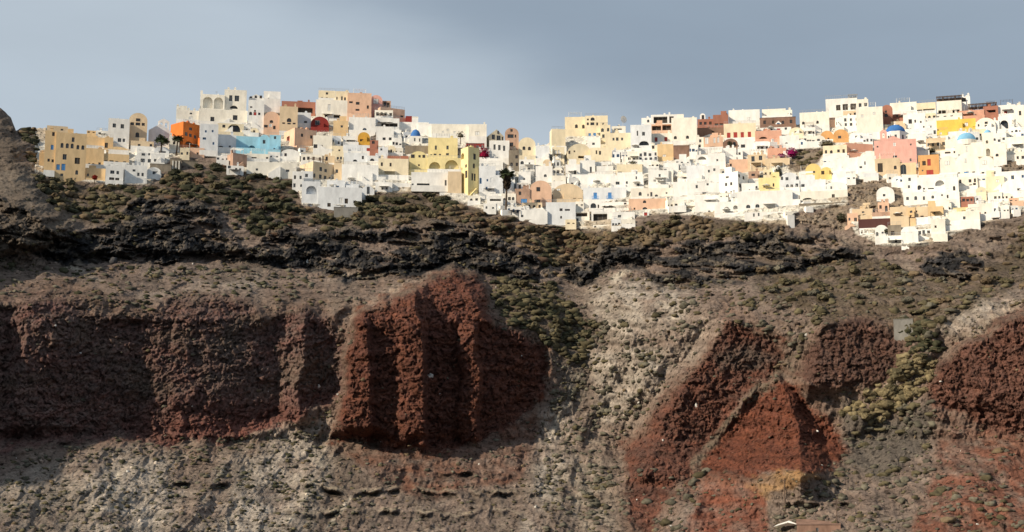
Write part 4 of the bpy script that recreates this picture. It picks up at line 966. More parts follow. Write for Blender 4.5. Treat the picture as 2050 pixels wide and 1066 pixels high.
# ------------------------------------------------------------------ small houses in the gaps of the built-up slope
HAND = len(BUILT)
cov = np.zeros((110, 520), bool)      # 4 px cells from v=120
def mark(r):
    a, b_ = int(max(0, r['u0'])/4), int(min(2079, r['u1'])/4); c_, d_ = int((r['yt']-120)/4), int((r['yb']-120)/4)
    cov[max(0, c_):max(0, d_), max(0, a):max(0, b_)] = True
for r in BUILT: mark(r)
TWN = LM['town']
def in_town(u, v):
    i = int(min(max((v-150)/1.5, 0), TWN.shape[0]-1)); j = int(min(max((u+40)/1.5, 0), TWN.shape[1]-1))
    return TWN[i, j] > 0.6 and v > np.interp(u, [p[0] for p in TOP], [p[1] for p in TOP])+8
fr_ = random.Random(5)
for row in range(22, 92):
    for colm in range(20, 512):
        if cov[row, colm]: continue
        if not cov[row:row+3, colm:colm+4].any(axis=None) or True:
            blk_ = cov[row:row+4, colm:colm+5]
            if blk_.mean() > 0.25: continue
            u = colm*4; v = 120+row*4
            wpx = fr_.uniform(15, 30); hpx = fr_.uniform(14, 23)
            if not (in_town(u+wpx/2, v+hpx*0.95) and in_town(u+wpx/2, v+2)): continue
            nwin = fr_.choice([1, 2, 2, 3, 3]); wins = []
            for i in range(nwin): wins.append((u+wpx*(i+.5)/nwin+fr_.uniform(-1.5, 1.5), v+hpx*fr_.uniform(.5, .7), fr_.uniform(3.6, 5.6), fr_.uniform(5, 8), fr_.choice('wwwad')))
            c_ = fr_.choices(['wh', 'cl', 'gw', 'cr', 'sand', 'pk'], [9, 5, 2, 2, .7, .4])[0]
            s_ = fr_.choices(['f', 'v'], [4, 1])[0]
            off = fr_.choice([0, 0, .25, -.2])*wpx
            um_ = u+(off if off > 0 else 0)
            r = building(u, um_, u+wpx, v, v+hpx, c_, s_, wins, fill=True, phi=None); BUILT[-1]['fill'] = True; mark(r)
print('buildings', HAND, len(BUILT))

# ------------------------------------------------------------------ shrubs
def leaf_mat(name, col, vcol=False):
    m, b = mat(name, 0.9, 0.08); t = m.node_tree
    g = t.nodes.new('ShaderNodeNewGeometry'); oi = t.nodes.new('ShaderNodeObjectInfo')
    n = t.nodes.new('ShaderNodeTexNoise'); n.inputs['Scale'].default_value = 1.1; n.inputs['Detail'].default_value = 7; n.inputs['Roughness'].default_value = 0.75
    t.links.new(g.outputs['Position'], n.inputs['Vector'])
    r = t.nodes.new('ShaderNodeMapRange'); t.links.new(n.outputs[0], r.inputs[0]); r.inputs[1].default_value = .3; r.inputs[2].default_value = .7; r.inputs[3].default_value = .55; r.inputs[4].default_value = 1.5
    k = r.outputs[0] if vcol else mt('MULTIPLY', r.outputs[0], mt('ADD', .72, mt('MULTIPLY', oi.outputs['Random'], .6, tree=t), tree=t), tree=t)
    s = t.nodes.new('ShaderNodeVectorMath'); s.operation = 'SCALE'
    if vcol:
        a = t.nodes.new('ShaderNodeVertexColor'); a.layer_name = 'Col'; t.links.new(a.outputs[0], s.inputs[0])
    else: s.inputs[0].default_value = col
    t.links.new(k, s.inputs['Scale']); t.links.new(s.outputs[0], b.inputs['Base Color']); return m
TYPES = {'dark green': (0.046, 0.046, 0.028), 'olive green': (0.086, 0.074, 0.044), 'brownish olive': (0.118, 0.088, 0.056), 'yellow green': (0.150, 0.122, 0.070), 'grey green': (0.100, 0.092, 0.070), 'rust brown': (0.098, 0.063, 0.044)}
ZONES = [  # polygon, coverage, size range in photo px, types, words
 ([(60,352),(180,374),(320,378),(335,350),(420,350),(350,385),(300,405),(250,450),(140,440),(90,400)], 1.5, (9,22), ['olive green','brownish olive','dark green'], 'on the slope below the tan hotel'),
 ([(330,352),(440,332),(470,350),(600,360),(602,412),(590,450),(520,475),(455,430),(400,405),(330,400)], 1.7, (10,25), ['dark green','dark green','olive green','rust brown'], 'in the hollow under the light blue houses'),
 ([(600,418),(700,420),(720,392),(880,385),(900,400),(860,445),(720,455),(620,460)], 1.9, (10,25), ['olive green','brownish olive','dark green'], 'below the white loggia house'),
 ([(880,395),(1010,432),(1100,452),(1190,462),(1130,560),(1060,500),(980,465),(880,440)], 1.5, (8,20), ['brownish olive','dark green','olive green','rust brown'], 'on the brow left and right under the palm tree'),
 ([(1190,465),(1265,456),(1400,432),(1580,452),(1560,462),(1420,480),(1300,482),(1205,500),(1140,540)], 2.0, (9,24), ['brownish olive','olive green'], 'along the lower edge of the middle terraces'),
 ([(982,545),(1100,575),(1190,650),(1165,740),(1100,690),(985,635)], 1.8, (8,20), ['olive green','dark green','olive green'], 'in the gully right of the red massif'),
 ([(1560,500),(1750,510),(1850,565),(1980,520),(2080,430),(2080,560),(1900,640),(1850,700),(1760,640),(1640,650),(1500,570)], 1.25, (6,25), ['olive green','brownish olive','olive green','grey green'], 'on the broad slope below the maroon wall'),
 ([(1690,830),(1760,765),(1830,695),(1872,722),(1850,785),(1760,845)], 2.6, (10,24), ['yellow green','yellow green','olive green'], 'in the bright patch right of the brown red dome rock'),
 ([(1795,640),(1860,640),(1885,705),(1825,705)], 2.0, (9,18), ['dark green','olive green'], 'around the grey concrete slab'),
 ([(1180,600),(1330,690),(1320,800),(1230,900),(1200,1080),(1080,1080),(1100,900),(1110,760)], 0.62, (4,12), ['grey green','olive green','grey green'], 'on the pale gully slope in the middle'),
 ([(1330,560),(1500,570),(1640,650),(1600,740),(1560,690),(1460,640),(1330,690),(1300,620)], 0.5, (4,13), ['grey green','olive green'], 'above the red diagonal ridge'),
 ([(0,905),(240,880),(600,860),(660,810),(680,900),(760,1000),(740,1080),(0,1080)], 0.34, (3,10), ['grey green','olive green','dark green'], 'on the pale scree at the lower left'),
 ([(0,530),(120,530),(560,540),(700,575),(700,610),(620,605),(400,585),(290,625),(150,585),(0,590)], 0.5, (5,12), ['grey green','olive green','dark green'], 'on the ledge above the dark red cliff'),
 ([(1690,840),(1870,790),(1860,960),(1800,1080),(1540,1080),(1560,990),(1690,940)], 0.7, (4,16), ['grey green','olive green'], 'on the grey slope at the lower right'),
 ([(1870,960),(2080,880),(2080,1080),(1820,1080)], 0.6, (7,18), ['grey green','olive green','brownish olive'], 'on the red soil at the lower right corner'),
 ([(1160,930),(1440,920),(1420,980),(1360,1080),(1180,1080)], 0.7, (4,18), ['grey green','grey green','olive green'], 'beside the red soil at the foot of the slope'),
 ([(36,262),(90,260),(110,292),(80,340),(60,330)], 1.6, (9,18), ['dark green','brownish olive'], 'on the dark hilltop left of the tan hotel'),
 ([(1980,355),(2080,345),(2080,420),(1960,448),(1900,470),(1980,400)], 0.001, (9,18), ['dark green'], 'beside the lower right houses'),
 ([(0,540),(2080,540),(2080,1080),(0,1080)], 0.10, (3,8), ['grey green','olive green','brownish olive'], 'scattered over the cliff'),
 ([(0,400),(1000,440),(1700,480),(2080,480),(2080,620),(0,560)], 0.16, (4,11), ['olive green','grey green','brownish olive'], 'on ledges of the dark lava band'),
 ([(1600,300),(1650,298),(1640,322),(1580,340)], 0.9, (6,12), ['olive green','dark green'], 'on the rocky bank above the yellow vaults'),
 ([(740,250),(778,248),(780,285),(745,285)], 0.9, (6,12), ['olive green','grey green'], 'on the bank beside the small blue dome'),
]
reds = LM['red']; towns = LM['town']; blks = LM['blk']
def look(A, u, v):
    return A[np.clip(((v-150)/1.5).astype(int), 0, A.shape[0]-1), np.clip(((u+40)/1.5).astype(int), 0, A.shape[1]-1)]
SH = []
for zi, (poly, covr, (s0, s1), types, words) in enumerate(ZONES):
    P = np.array(poly, float); lo, hi = P.min(0), P.max(0); sz = (s0+s1)/2
    area = (hi-lo).prod(); n = int(area*covr/(0.62*sz*sz)*1.0)
    u = rng.uniform(lo[0], hi[0], n); v = rng.uniform(lo[1], hi[1], n)
    keep = sdist(poly, u, v) > -2+6*rng.standard_normal(n)*0.6
    clump = fbm(u/45, v/28, 3, 300+zi)
    if covr < 1.4: keep &= clump+.5*fbm(u/12, v/9, 2, 350+zi) > rng.uniform(-.3, .5, n)
    else: keep &= clump > rng.uniform(-1.05, -.05, n)
    red_ = look(reds, u, v); keep &= (look(towns, u, v-1) < 0.15) & (rng.random(n) > red_*0.93) & (rng.random(n) > look(blks, u, v)*0.6)
    u, v = u[keep], v[keep]; size = s0+(s1-s0)*rng.random(len(u))**1.8
    ti = rng.integers(0, len(types), len(u))
    # neighbours tend to be of one kind
    ti = np.where(fbm(u/40, v/30, 2, 400+zi) > 0.15, 0, ti)
    for a, b_, c_, t_ in zip(u, v, size, ti): SH.append((c_, a, b_, types[t_], zi))
SH.sort(key=lambda q: -q[0])
print('shrubs', len(SH))
def ico(sub):
    bm = bmesh.new(); bmesh.ops.create_icosphere(bm, subdivisions=sub, radius=1); v = np.array([q.co[:] for q in bm.verts]); f = np.array([[w_.index for w_ in q.verts] for q in bm.faces]); bm.free(); return v, f
I1, F1 = ico(2 if False else 1); I2, F2 = ico(3)
I1b, F1b = ico(2)
def bush_variant(seed):
    r = np.random.default_rng(seed); vs_, fs = [], []
    for q in range(6):
        c_ = np.array([r.uniform(-.6, .6), r.uniform(-.5, .5), r.uniform(0, .35)]); s_ = r.uniform(.32, .6)
        v = I1b*(1+.16*r.normal(size=(len(I1b), 1)))*s_*np.array([1.1, 1, .85])+c_; j = len(vs_); vs_ += [tuple(p) for p in v]; fs += [tuple(j+np.array(f)) for f in F1b]
    base = list(vs_)
    for i in range(460):
        p = np.array(base[r.integers(len(base))])*(1+r.uniform(0, .12)); a = r.normal(size=3); a /= np.linalg.norm(a); b_ = np.cross(a, r.normal(size=3)); b_ /= np.linalg.norm(b_)
        s = r.uniform(.05, .11); j = len(vs_); vs_ += [tuple(p-a*s), tuple(p+b_*s*.6), tuple(p+a*s), tuple(p-b_*s*.6)]; fs.append((j, j+1, j+2, j+3))
    return vs_, [tuple(int(z_) for z_ in f) for f in fs]
BM_ = {t: leaf_mat(t+' foliage', c_) for t, c_ in TYPES.items()}
VAR = {}
for t in TYPES:
    for k in range(4):
        me = bpy.data.meshes.new('shrub'); vs_, fs = bush_variant(k+13); me.from_pydata(vs_, [], fs); me.materials.append(BM_[t]); me.update(); VAR[t, k] = me
big, rest = SH[:290], SH[290:]
for (s, u, v, t, zi) in big:
    P, th, mpp = frame_at(u, v); o = bpy.data.objects.new('shrub', VAR[t, random.randrange(4)]); COL.objects.link(o)
    r = s*mpp*0.62; o.location = P; o.scale = (r*random.uniform(.85, 1.25), r*random.uniform(.85, 1.2), r*random.uniform(.75, 1.05)); o.rotation_euler = (0, 0, random.uniform(0, 6.28))
    tag(o, f'{t} rounded shrub {ZONES[zi][4]}', 'shrub', f'{t} shrubs {ZONES[zi][4]}')
# everything smaller: one mass of low scrub
su = np.array([q[1] for q in rest]); sv = np.array([q[2] for q in rest]); ss = np.array([q[0] for q in rest])
P = np.stack(point(su, sv, depth_at(su, sv)), -1); mpp = np.linalg.norm(P-CAM, axis=1)/F; R3 = ss*mpp*0.6
n = len(rest); nv = len(I1b)
lump = 1+0.24*rng.standard_normal((n, nv, 1))
lv = I1b[None]*lump*R3[:, None, None]*(np.array([.9, .8, .6])+0.5*rng.random((n, 1, 3)))
lv[:, :, 2] = lv[:, :, 2]*0.8
co = (P[:, None]+lv).reshape(-1, 3); fc = (F1b[None]+np.arange(n)[:, None, None]*nv).reshape(-1, 3)
cc = np.array([TYPES[q[3]] for q in rest])*(0.65+0.7*rng.random((n, 1))); cc = np.repeat(cc[:, None], nv, 1).reshape(-1, 3)
if n > 9000: print('scrub tris', len(fc))
o = put('scrub', raw_mesh(bpy.data.meshes.new('scrub'), co, fc, 3, cc), leaf_mat('scrub foliage', (0, 0, 0), True))
tag(o, 'low scrub of small rounded bushes dotted over cliffs and slopes', 'scrub', kind='stuff')
# loose stones and blocks
n = 5200; u = rng.uniform(0, 2050, n); v = rng.uniform(380, 1066, n); keep = (look(towns, u, v) < .1); u, v = u[keep], v[keep]; n = len(u)
P = np.stack(point(u, v, depth_at(u, v)), -1); R3 = (0.12+0.55*rng.random(n)**4)*(1+0.8*look(blks, u, v)); nv = len(I1)
lv = I1[None]*(1+0.3*rng.standard_normal((n, nv, 1)))*R3[:, None, None]*(0.6+0.8*rng.random((n, 1, 3)))
co = (P[:, None]+lv).reshape(-1, 3); fc = (F1[None]+np.arange(n)[:, None, None]*nv).reshape(-1, 3)
tone = rng.random(n); cc = np.where(tone[:, None] > .985, [[.62, .6, .56]], colour_at(u, v)*rng.choice([.45, .7, 1.25, 1.6], (n, 1)))
cc = np.repeat(cc[:, None], nv, 1).reshape(-1, 3)
o = put('rubble', raw_mesh(bpy.data.meshes.new('rubble'), co, fc, 3, cc), GROUND); tag(o, 'loose stones and boulders strewn over the slopes', 'rubble', kind='stuff')

# ------------------------------------------------------------------ domes, bell gables, chimneys and other roof parts
byl = {}
for r in BUILT:
    if r['lm']: byl[r['lm']] = r
def child(rec, name, mb, mats, smooth=False, loc=(0, 0, 0)):
    o = put(name, mb.mesh(name, mats, smooth), None, rec['root']); o.location = loc; return o
def bell_gable(rec, cx, cy, z, wd, ht, m, n=2):
    b = MB(); ow = wd/(n*2+1)
    ops = [(ow*(2*i+1), ow*(2*i+2), ht*.22, ht*.72, .5, True, False) for i in range(n)]
    facade(b, (-wd/2, -.25), (1, 0), (0, -1), wd, 0, ht*.8, ops); facade(b, (-wd/2, .25), (1, 0), (0, 1), wd, 0, ht*.8, [(a, c, d, e, .01, f, g) for a, c, d, e, _, f, g in ops])
    b.quad((-wd/2,-.25,0), (-wd/2,.25,0), (-wd/2,.25,ht*.8), (-wd/2,-.25,ht*.8)); b.quad((wd/2,-.25,0), (wd/2,.25,0), (wd/2,.25,ht*.8), (wd/2,-.25,ht*.8))
    for y in (-.25, .25): b.poly([(-wd/2,y,ht*.8), (wd/2,y,ht*.8), (wd*.18,y,ht*.97), (0,y,ht), (-wd*.18,y,ht*.97)])
    b.quad((-wd/2,-.25,ht*.8), (0,-.25,ht), (0,.25,ht), (-wd/2,.25,ht*.8)); b.quad((0,-.25,ht), (wd/2,-.25,ht*.8), (wd/2,.25,ht*.8), (0,.25,ht))
    b.box(-.05, .05, -.05, .05, ht, ht+.7); b.box(-.22, .22, -.04, .04, ht+.38, ht+.48)
    o = child(rec, 'bell_gable', b, [m], loc=(cx, cy, z))
    for i in range(n):
        k = MB(); k.tube((0, 0, .35), (0, 0, 0), .08, .22, 8); q = put('bell', k.mesh('bell', [METAL]), None, o); q.location = (-wd/2+ow*(2*i+1.5), 0, ht*.45)
def dome(rec, cx, cy, z, r, h, m, drum_h=0, drum_m=None, nwin=0):
    if drum_h:
        b = MB(); n = 8 if nwin else 20; R = r*1.06
        for i in range(n):
            a0, a1 = 2*math.pi*(i-.5)/n, 2*math.pi*(i+.5)/n
            b.quad((R*math.cos(a0), R*math.sin(a0), 0), (R*math.cos(a1), R*math.sin(a1), 0), (R*math.cos(a1), R*math.sin(a1), drum_h), (R*math.cos(a0), R*math.sin(a0), drum_h))
        b.poly([(R*math.cos(2*math.pi*(i-.5)/n), R*math.sin(2*math.pi*(i-.5)/n), drum_h) for i in range(n)])
        d_ = child(rec, 'drum', b, [drum_m], loc=(cx, cy, z))
        for i in range(nwin):
            a = 2*math.pi*i/nwin; q = put('window', window_mesh(.7, 1.6, 'w', 'w', False), None, d_)
            q.location = ((R*math.cos(math.pi/n)+.04)*math.cos(a), (R*math.cos(math.pi/n)+.04)*math.sin(a), drum_h*.25); q.rotation_euler = (0, 0, a+math.pi/2)
    b = MB(); b.dome(0, 0, 0, r, h, 28, 8, 0); o = child(rec, 'dome', b, [m], True, (cx, cy, z+drum_h))
    b = MB(); b.tube((0, 0, h*.96), (0, 0, h+.4), r*.1+.1, r*.07+.06, 8); b.box(-.06, .06, -.06, .06, h+.4, h+1.4); b.box(-.35, .35, -.05, .05, h+.85, h+1.0)
    put('cross', b.mesh('cross', [MATS['wh']]), None, o)
r = byl['small blue domed church']; dome(r, 0, 0, r['H']-.05, r['W']*.40, 3.0, MATS['blue'])
r = byl['pink church']; mp_ = r['mpp']
dome(r, 0.3, 0, r['H']-.3, 90/4.443*mp_, 74/4.443*mp_, MATS['blue'], 105/4.443*mp_, MATS['wh'], 8)
b = MB(); pw = 75/4.443*mp_; b.poly([(-pw, 0, 0), (pw, 0, 0), (0, 0, pw*.5)]); b.poly([(-pw, .5, 0), (0, .5, pw*.5), (pw, .5, 0)]); b.quad((-pw,0,0), (0,0,pw*.5), (0,.5,pw*.5), (-pw,.5,0)); b.quad((0,0,pw*.5), (pw,0,0), (pw,.5,0), (0,.5,pw*.5))
child(r, 'pediment', b, [MATS['pink']], loc=(-.6, -r['D']/2-.05, r['H']))
bell_gable(r, -r['W']/2+3.1, -r['D']/2+.4, r['H'], 60/4.443*mp_, 100/4.443*mp_, MATS['pink'], 1)
r = byl['light blue domed church']; dome(r, -.6, -.5, r['H']-.4, 84/4.441*r['mpp'], 76/4.441*r['mpp'], MATS['sky'], 1.7, MATS['cl'])
r = byl['cream bell tower']; dome(r, 0, 0, r['H']-.05, r['W']*.34, 1.5, MATS['sky'])
P = building(160*0+1320/4.442, 1320/4.442, 1515/4.442, 160+385/4.442, 160+500/4.442, 'gw', 'g', [], 'pale grey white chapel with a pitched gable and an open bell arch on the skyline', 'skyline chapel', 'chapel', terrace=0, depth=9)
bell_gable(P, P['W']*.16, -P['D']/2+.5, P['H']-2.6, 100/4.442*P['mpp'], 112/4.442*P['mpp'], MATS['wh'], 2)
rr = random.Random(3)
for r in BUILT:
    if r['style'] not in 'fvs' or r['H'] < 2.5 or r['name'] in ('church', 'hut', 'bell_tower'): continue
    W, D, hb = r['W'], r['D'], r['hb']
    if r['style'] == 'f':
        for i in range(rr.choice([0, 1, 1, 2, 3])):
            x, y = rr.uniform(-W*.38, W*.38), rr.uniform(-D*.3, D*.4); s = rr.uniform(.25, .45); h = rr.uniform(.9, 1.7)
            b = MB(); b.box(-s, s, -s, s, -.45, h-.25); b.box(-s-.08, s+.08, -s-.08, s+.08, h-.25, h-.1); b.box(-s*.7, s*.7, -s*.7, s*.7, h-.1, h+.15); child(r, 'chimney', b, [r['wm']], loc=(x, y, hb))
        q = rr.random()
        if q < .2 and W > 4:      # rooftop stair house
            a, c_ = rr.uniform(1.6, 2.6), rr.uniform(1.8, 2.4); b = MB(); b.box(-a/2, a/2, -a/2, a/2, -.44, c_); child(r, 'stair_house', b, [r['wm']], loc=(rr.uniform(-W*.25, W*.25), D*.15, hb))
        elif q < .34 and W > 4:    # pergola with canvas
            b = MB(); a = min(W*.7, 4.5); d_ = min(D*.5, 3)
            for sx in (-1, 1):
                for sy in (-1, 1): b.box(sx*a/2-.06, sx*a/2+.06, sy*d_/2-.06, sy*d_/2+.06, -.44, 2.1)
            for i in range(9): b.box(-a/2+a*i/8-.05, -a/2+a*i/8+.05, -d_/2-.2, d_/2+.2, 2.1, 2.2)
            child(r, 'pergola', b, [rr.choice([WOOD, METAL, MATS['wh']])], loc=(0, 0, hb))
        elif q < .55:              # metal railing round the roof terrace
            b = MB(); n = max(3, int(W/1.0))
            for i in range(n+1): b.box(-W/2+.1+(W-.2)*i/n-.025, -W/2+.1+(W-.2)*i/n+.025, -D/2+.1, -D/2+.15, 0, .9)
            b.box(-W/2+.1, W/2-.1, -D/2+.09, -D/2+.16, .88, .94); b.box(-W/2+.1, W/2-.1, -D/2+.09, -D/2+.14, .45, .49); child(r, 'railing', b, [METAL], loc=(0, 0, hb))
        if rr.random() < .10:
            b = MB(); h = rr.uniform(1.8, 3.2); b.tube((0, 0, -.4), (0, 0, h), .035, .03, 5)
            for i in range(4): b.box(-.5+.08*i, .5-.08*i, -.02, .02, h-.15-.22*i, h-.11-.22*i)
            child(r, 'antenna', b, [METAL], loc=(rr.uniform(-W*.3, W*.3), D*.2, hb))
    if rr.random() < .18 and r['style'] == 'f' and W > 4:     # canvas awning over the terrace
        b = MB(); a = min(W*.6, 4); zz = min(2.6, r['H']*.6)
        b.quad((-a/2, -2.2, zz-.5), (a/2, -2.2, zz-.5), (a/2, -.02, zz), (-a/2, -.02, zz)); b.quad((-a/2, -2.2, zz-.56), (a/2, -2.2, zz-.56), (a/2, -.02, zz-.06), (-a/2, -.02, zz-.06))
        for sx in (-1, 1): b.box(sx*a/2-.05, sx*a/2+.05, -2.2, -2.1, -.2, zz-.55)
        child(r, 'awning', b, [rr.choice([CANV, WOOD, CANV])], loc=(rr.uniform(-1, 1)*(W-a)/3, -D/2, 0))
    if rr.random() < .26 and r['style'] in 'fv' and r['H'] > 3:     # outer stair along the front
        b = MB(); n = 8; L = min(W*.6, 4.0); h = min(r['H']*.7, 2.8); sg = rr.choice([-1, 1]); 
        for i in range(n): x = -L/2+L*i/n; b.box(min(sg*x, sg*(x+L/n)), max(sg*x, sg*(x+L/n)), -.95, -.003, -2, h*(i+1)/n)
        child(r, 'outer_stair', b, [MATS['wh'] if r['col'] in ('wh', 'gw', 'cl', 'cr') else r['wm']], loc=(rr.uniform(-.15, .15)*W, -D/2, 0))
# skyline pergolas and canopies that the photo shows
def roof_frame(key, reg, x0, x1, y0, y1, mats, slats=True, nposts=4, deep=3.5, dark=False):
    ox, oy, s = REG[reg]; r = byl[key]; W = (x1-x0)/s*r['mpp']; h = (y1-y0)/s*r['mpp']
    cx = (ox+(x0+x1)/2/s-(r['u0']+r['u1'])/2)*r['mpp']; z = (r['yb']-(oy+y1/s))*r['mpp']
    b = MB()
    for i in range(nposts):
        x = -W/2+W*i/(nposts-1)
        for y in (0, deep): b.box(x-.1, x+.1, y-.1, y+.1, 0, h-.2)
    b.box(-W/2-.2, W/2+.2, -.2, .0, h-.3, h-.02)
    b.box(-W/2, W/2, deep*.55, deep*.55+.06, h*.25, h-.31)
    n = int(W/.45)
    for i in range(n+1): b.box(-W/2+W*i/n-.12, -W/2+W*i/n+.12, -.3, deep+.2, h-.019, h+.1)
    child(r, 'pergola', b, [mats], loc=(cx, -r['D']/2+.5, z))
roof_frame('brown pergola building', '8', 430, 640, 100, 150, WOOD, nposts=5)
roof_frame('terracotta canopy building', '8', 715, 955, 158, 200, WOOD, nposts=6, deep=5)
roof_frame('white with nothing' if False else 'white roof terrace villa', '7', 615, 690, 92, 130, METAL, nposts=3)
b = MB(); r = byl['white roof terrace villa']
for i in range(15): b.box(-r['W']/2+.1+(r['W']-.2)*i/14-.03, -r['W']/2+.1+(r['W']-.2)*i/14+.03, -r['D']/2+.1, -r['D']/2+.16, 0, 1.2)
b.box(-r['W']/2, r['W']/2, -r['D']/2+.1, -r['D']/2+.17, 1.15, 1.22); child(r, 'railing', b, [METAL], loc=(0, 0, r['hb']))
r = byl['white house with blue balconies']
for x in (520, 635):
    b = MB(); lx = ((1060+x/3.947)-r['u0'])*r['mpp']-r['W']/2; b.box(-1.1, 1.1, -.9, 0, 0, .12)
    for i in range(9): b.box(-1.1+2.2*i/8-.04, -1.1+2.2*i/8+.04, -.9, -.84, .12, .95)
    b.box(-1.1, 1.1, -.92, -.82, .95, 1.02); child(r, 'balcony', b, [FR['b']], loc=(lx, -r['D']/2-.01, (812-790)/3.947*r['mpp']))
# ------------------------------------------------------------------ single things
def at(reg, x, y, dy=0.0):
    ox, oy, s = REG[reg]; P, th, mpp = frame_at(ox+x/s, oy+y/s); return Vector(P), th, mpp
def leafmesh(name, seed, n, r, mats, spread=(1, 1, 1), s0=.10, s1=.22, up=0):
    q = np.random.default_rng(seed); b = MB()
    for i in range(n):
        p = q.normal(size=3); p /= np.linalg.norm(p); p = p*(q.random()**.35)*np.array(spread)*r; a = q.normal(size=3); a /= np.linalg.norm(a); c_ = np.cross(a, q.normal(size=3)); c_ /= np.linalg.norm(c_); s = q.uniform(s0, s1)
        b.quad(p-a*s, p+c_*s*.7, p+a*s, p-c_*s*.7)
    me = b.mesh(name, mats); return me
FROND = leaf_mat('palm leaf', (0.040, 0.052, 0.026)); SKIRT = leaf_mat('dead palm skirt', (0.050, 0.038, 0.026)); BARK = flat_mat('palm bark', (0.075, 0.055, 0.04), .95)
def palm(reg, x, ytop, ybase, crown_px, label, skirt=True, seed=1):
    P, th, mpp = at(reg, x, ybase); s = REG[reg][2]; H = (ybase-ytop)/s*mpp; R = crown_px/s*mpp/2; q = random.Random(seed)
    root = bpy.data.objects.new('palm_tree', None); COL.objects.link(root); root.location = P-Vector((0, 0, .3)); tag(root, label, 'palm tree')
    b = MB(); zc = H-R*.75; pz = [(0, .42), (.15, .30), (.5, .24), (1, .26)]
    for (t0, r0), (t1, r1) in zip(pz, pz[1:]): b.tube((.15*t0*2, 0, zc*t0), (.15*t1*2, 0, zc*t1), r0*(.55+R*.2), r1*(.55+R*.2), 9)
    put('trunk', b.mesh('trunk', [BARK]), None, root)
    if skirt:
        me = leafmesh('dead_leaf_skirt', 4, 700, 1, [SKIRT], (R*.42, R*.42, R*.75), .2, .45); o = put('dead_leaf_skirt', me, None, root); o.location = (.3, 0, zc-R*.75)
        b = MB(); 
        for i in range(6): b.tube((.3, 0, zc-R*1.4+R*.25*i), (.3, 0, zc-R*1.15+R*.25*i), R*(.2+.035*i), R*(.24+.035*i), 10)
        put('dead_leaf_core', b.mesh('dead_leaf_core', [SKIRT]), None, root)
    fm = []
    for k in range(3):      # three frond shapes, shared
        b = MB(); n = 14; droop = [.55, .9, 1.25][k]
        sp = [(R*1.05*t*math.cos(min(1.2, droop*t*.7)), R*(.55*t-droop*t*t*.75)) for t in [i/n for i in range(n+1)]]
        for i in range(n):
            (x0, z0_), (x1, z1_) = sp[i], sp[i+1]; t = (i+.5)/n; L = R*.34*math.sin(math.pi*min(1, t*.85+.15))+.1
            b.quad((x0, -.04, z0_), (x1, -.04, z1_), (x1, .04, z1_), (x0, .04, z0_))
            for sg in (-1, 1):
                b.poly([(x0, 0, z0_), (x1, 0, z1_), (x1+.25*L, sg*L, z1_-.35*L), (x0+.35*L, sg*L, z0_-.4*L)])
        fm.append(b.mesh('frond', [FROND]))
    for i in range(26):
        o = put('frond', fm[i % 3], None, root); o.location = (.3, 0, zc); o.rotation_euler = (q.uniform(-.2, .2), q.uniform(-.75, .25), i*2.4)
palm('4', 627, 545, 935, 165, 'tall dark fan palm with a thick dead leaf skirt above the gully')
palm('1', 1428, 478, 655, 150, 'wide green palm in front of the chapel left of the orange house', skirt=False, seed=2)
palm('2', 235, 470, 670, 120, 'dark palm against the lower left of the orange house', skirt=False, seed=5)
MAG = leaf_mat('bougainvillea blossom', (0.26, 0.012, 0.10)); CRI = leaf_mat('crimson blossom', (0.22, 0.008, 0.035)); RDF = leaf_mat('red blossom', (0.30, 0.03, 0.02))
def plant(name, reg, x, y, wpx, hpx, m, label, cat, seed, n=500, lift=0.0):
    P, th, mpp = at(reg, x, y); s = REG[reg][2]; R = wpx/s*mpp/2; h = hpx/s*mpp/2
    root = bpy.data.objects.new(name, None); COL.objects.link(root); root.location = P; tag(root, label, cat)
    o = put('foliage', leafmesh('foliage', seed, n, 1, [m], (R, R*.8, h), .10, .26), None, root); o.location = (0, -1.0, h)
    b = MB(); b.dome(0, 0, 0, R*.72, h*.8, 10, 4); o = put('branches', b.mesh('branches', [m]), None, root); o.location = (0, -1.0, h*.6)
    b = MB(); b.tube((0, -1, -2.5), (0, -1, h), .16, .1, 6); put('stem', b.mesh('stem', [BARK]), None, root)
plant('bougainvillea', '4', 445, 508, 100, 112, CRI, 'large crimson bougainvillea spilling beside the yellow corner block', 'bougainvillea', 1, 900)
plant('bougainvillea', '4', 490, 480, 44, 60, CRI, 'small crimson bougainvillea beside the larger one', 'bougainvillea', 2)
plant('bougainvillea', '6', 1046, 505, 88, 78, MAG, 'magenta bougainvillea right of the salmon block', 'bougainvillea', 3, 800)
plant('bougainvillea', '6', 968, 512, 60, 40, MAG, 'thin purple bougainvillea hanging over the sandy wall house', 'bougainvillea', 4, 250)
plant('flowering_bush', '1', 848, 898, 52, 46, RDF, 'red flowering bush at the foot of the tan hotel', 'bush', 5, 300)
plant('climbing_plant', '5', 815, 522, 90, 34, BM_['dark green'], 'dark climbing plant along the wall of the low cream house', 'climbing plant', 6, 300)
plant('bush', '6', 945, 640, 60, 66, BM_['dark green'], 'dark green pointed bush beneath the sandy yellow wall house', 'bush', 7, 400)
plant('olive_tree', '7', 420, 568, 150, 70, BM_['olive green'], 'dark olive tree canopy under the pair of orange vaulted houses', 'olive tree', 8, 700)
plant('bush', '4', 255, 330, 70, 70, BM_['grey green'], 'grey bare bush in front of the long cream skyline building', 'bush', 9, 180)
plant('bush', '8', 360, 618, 110, 50, BM_['dark green'], 'dark bush in the passage above the orange tan house', 'bush', 10, 350)
plant('bush', '8', 1085, 625, 90, 60, BM_['olive green'], 'olive bush between the right hand rock and the cream houses', 'bush', 11, 350)
plant('bush', '9', 600, 520, 110, 90, BM_['dark green'], 'dark bush left of the peach corner house', 'bush', 12, 500)
plant('bush', '6', 590, 430, 40, 50, BM_['dark green'], 'small dark bush beside the brown cave house', 'bush', 13, 250)
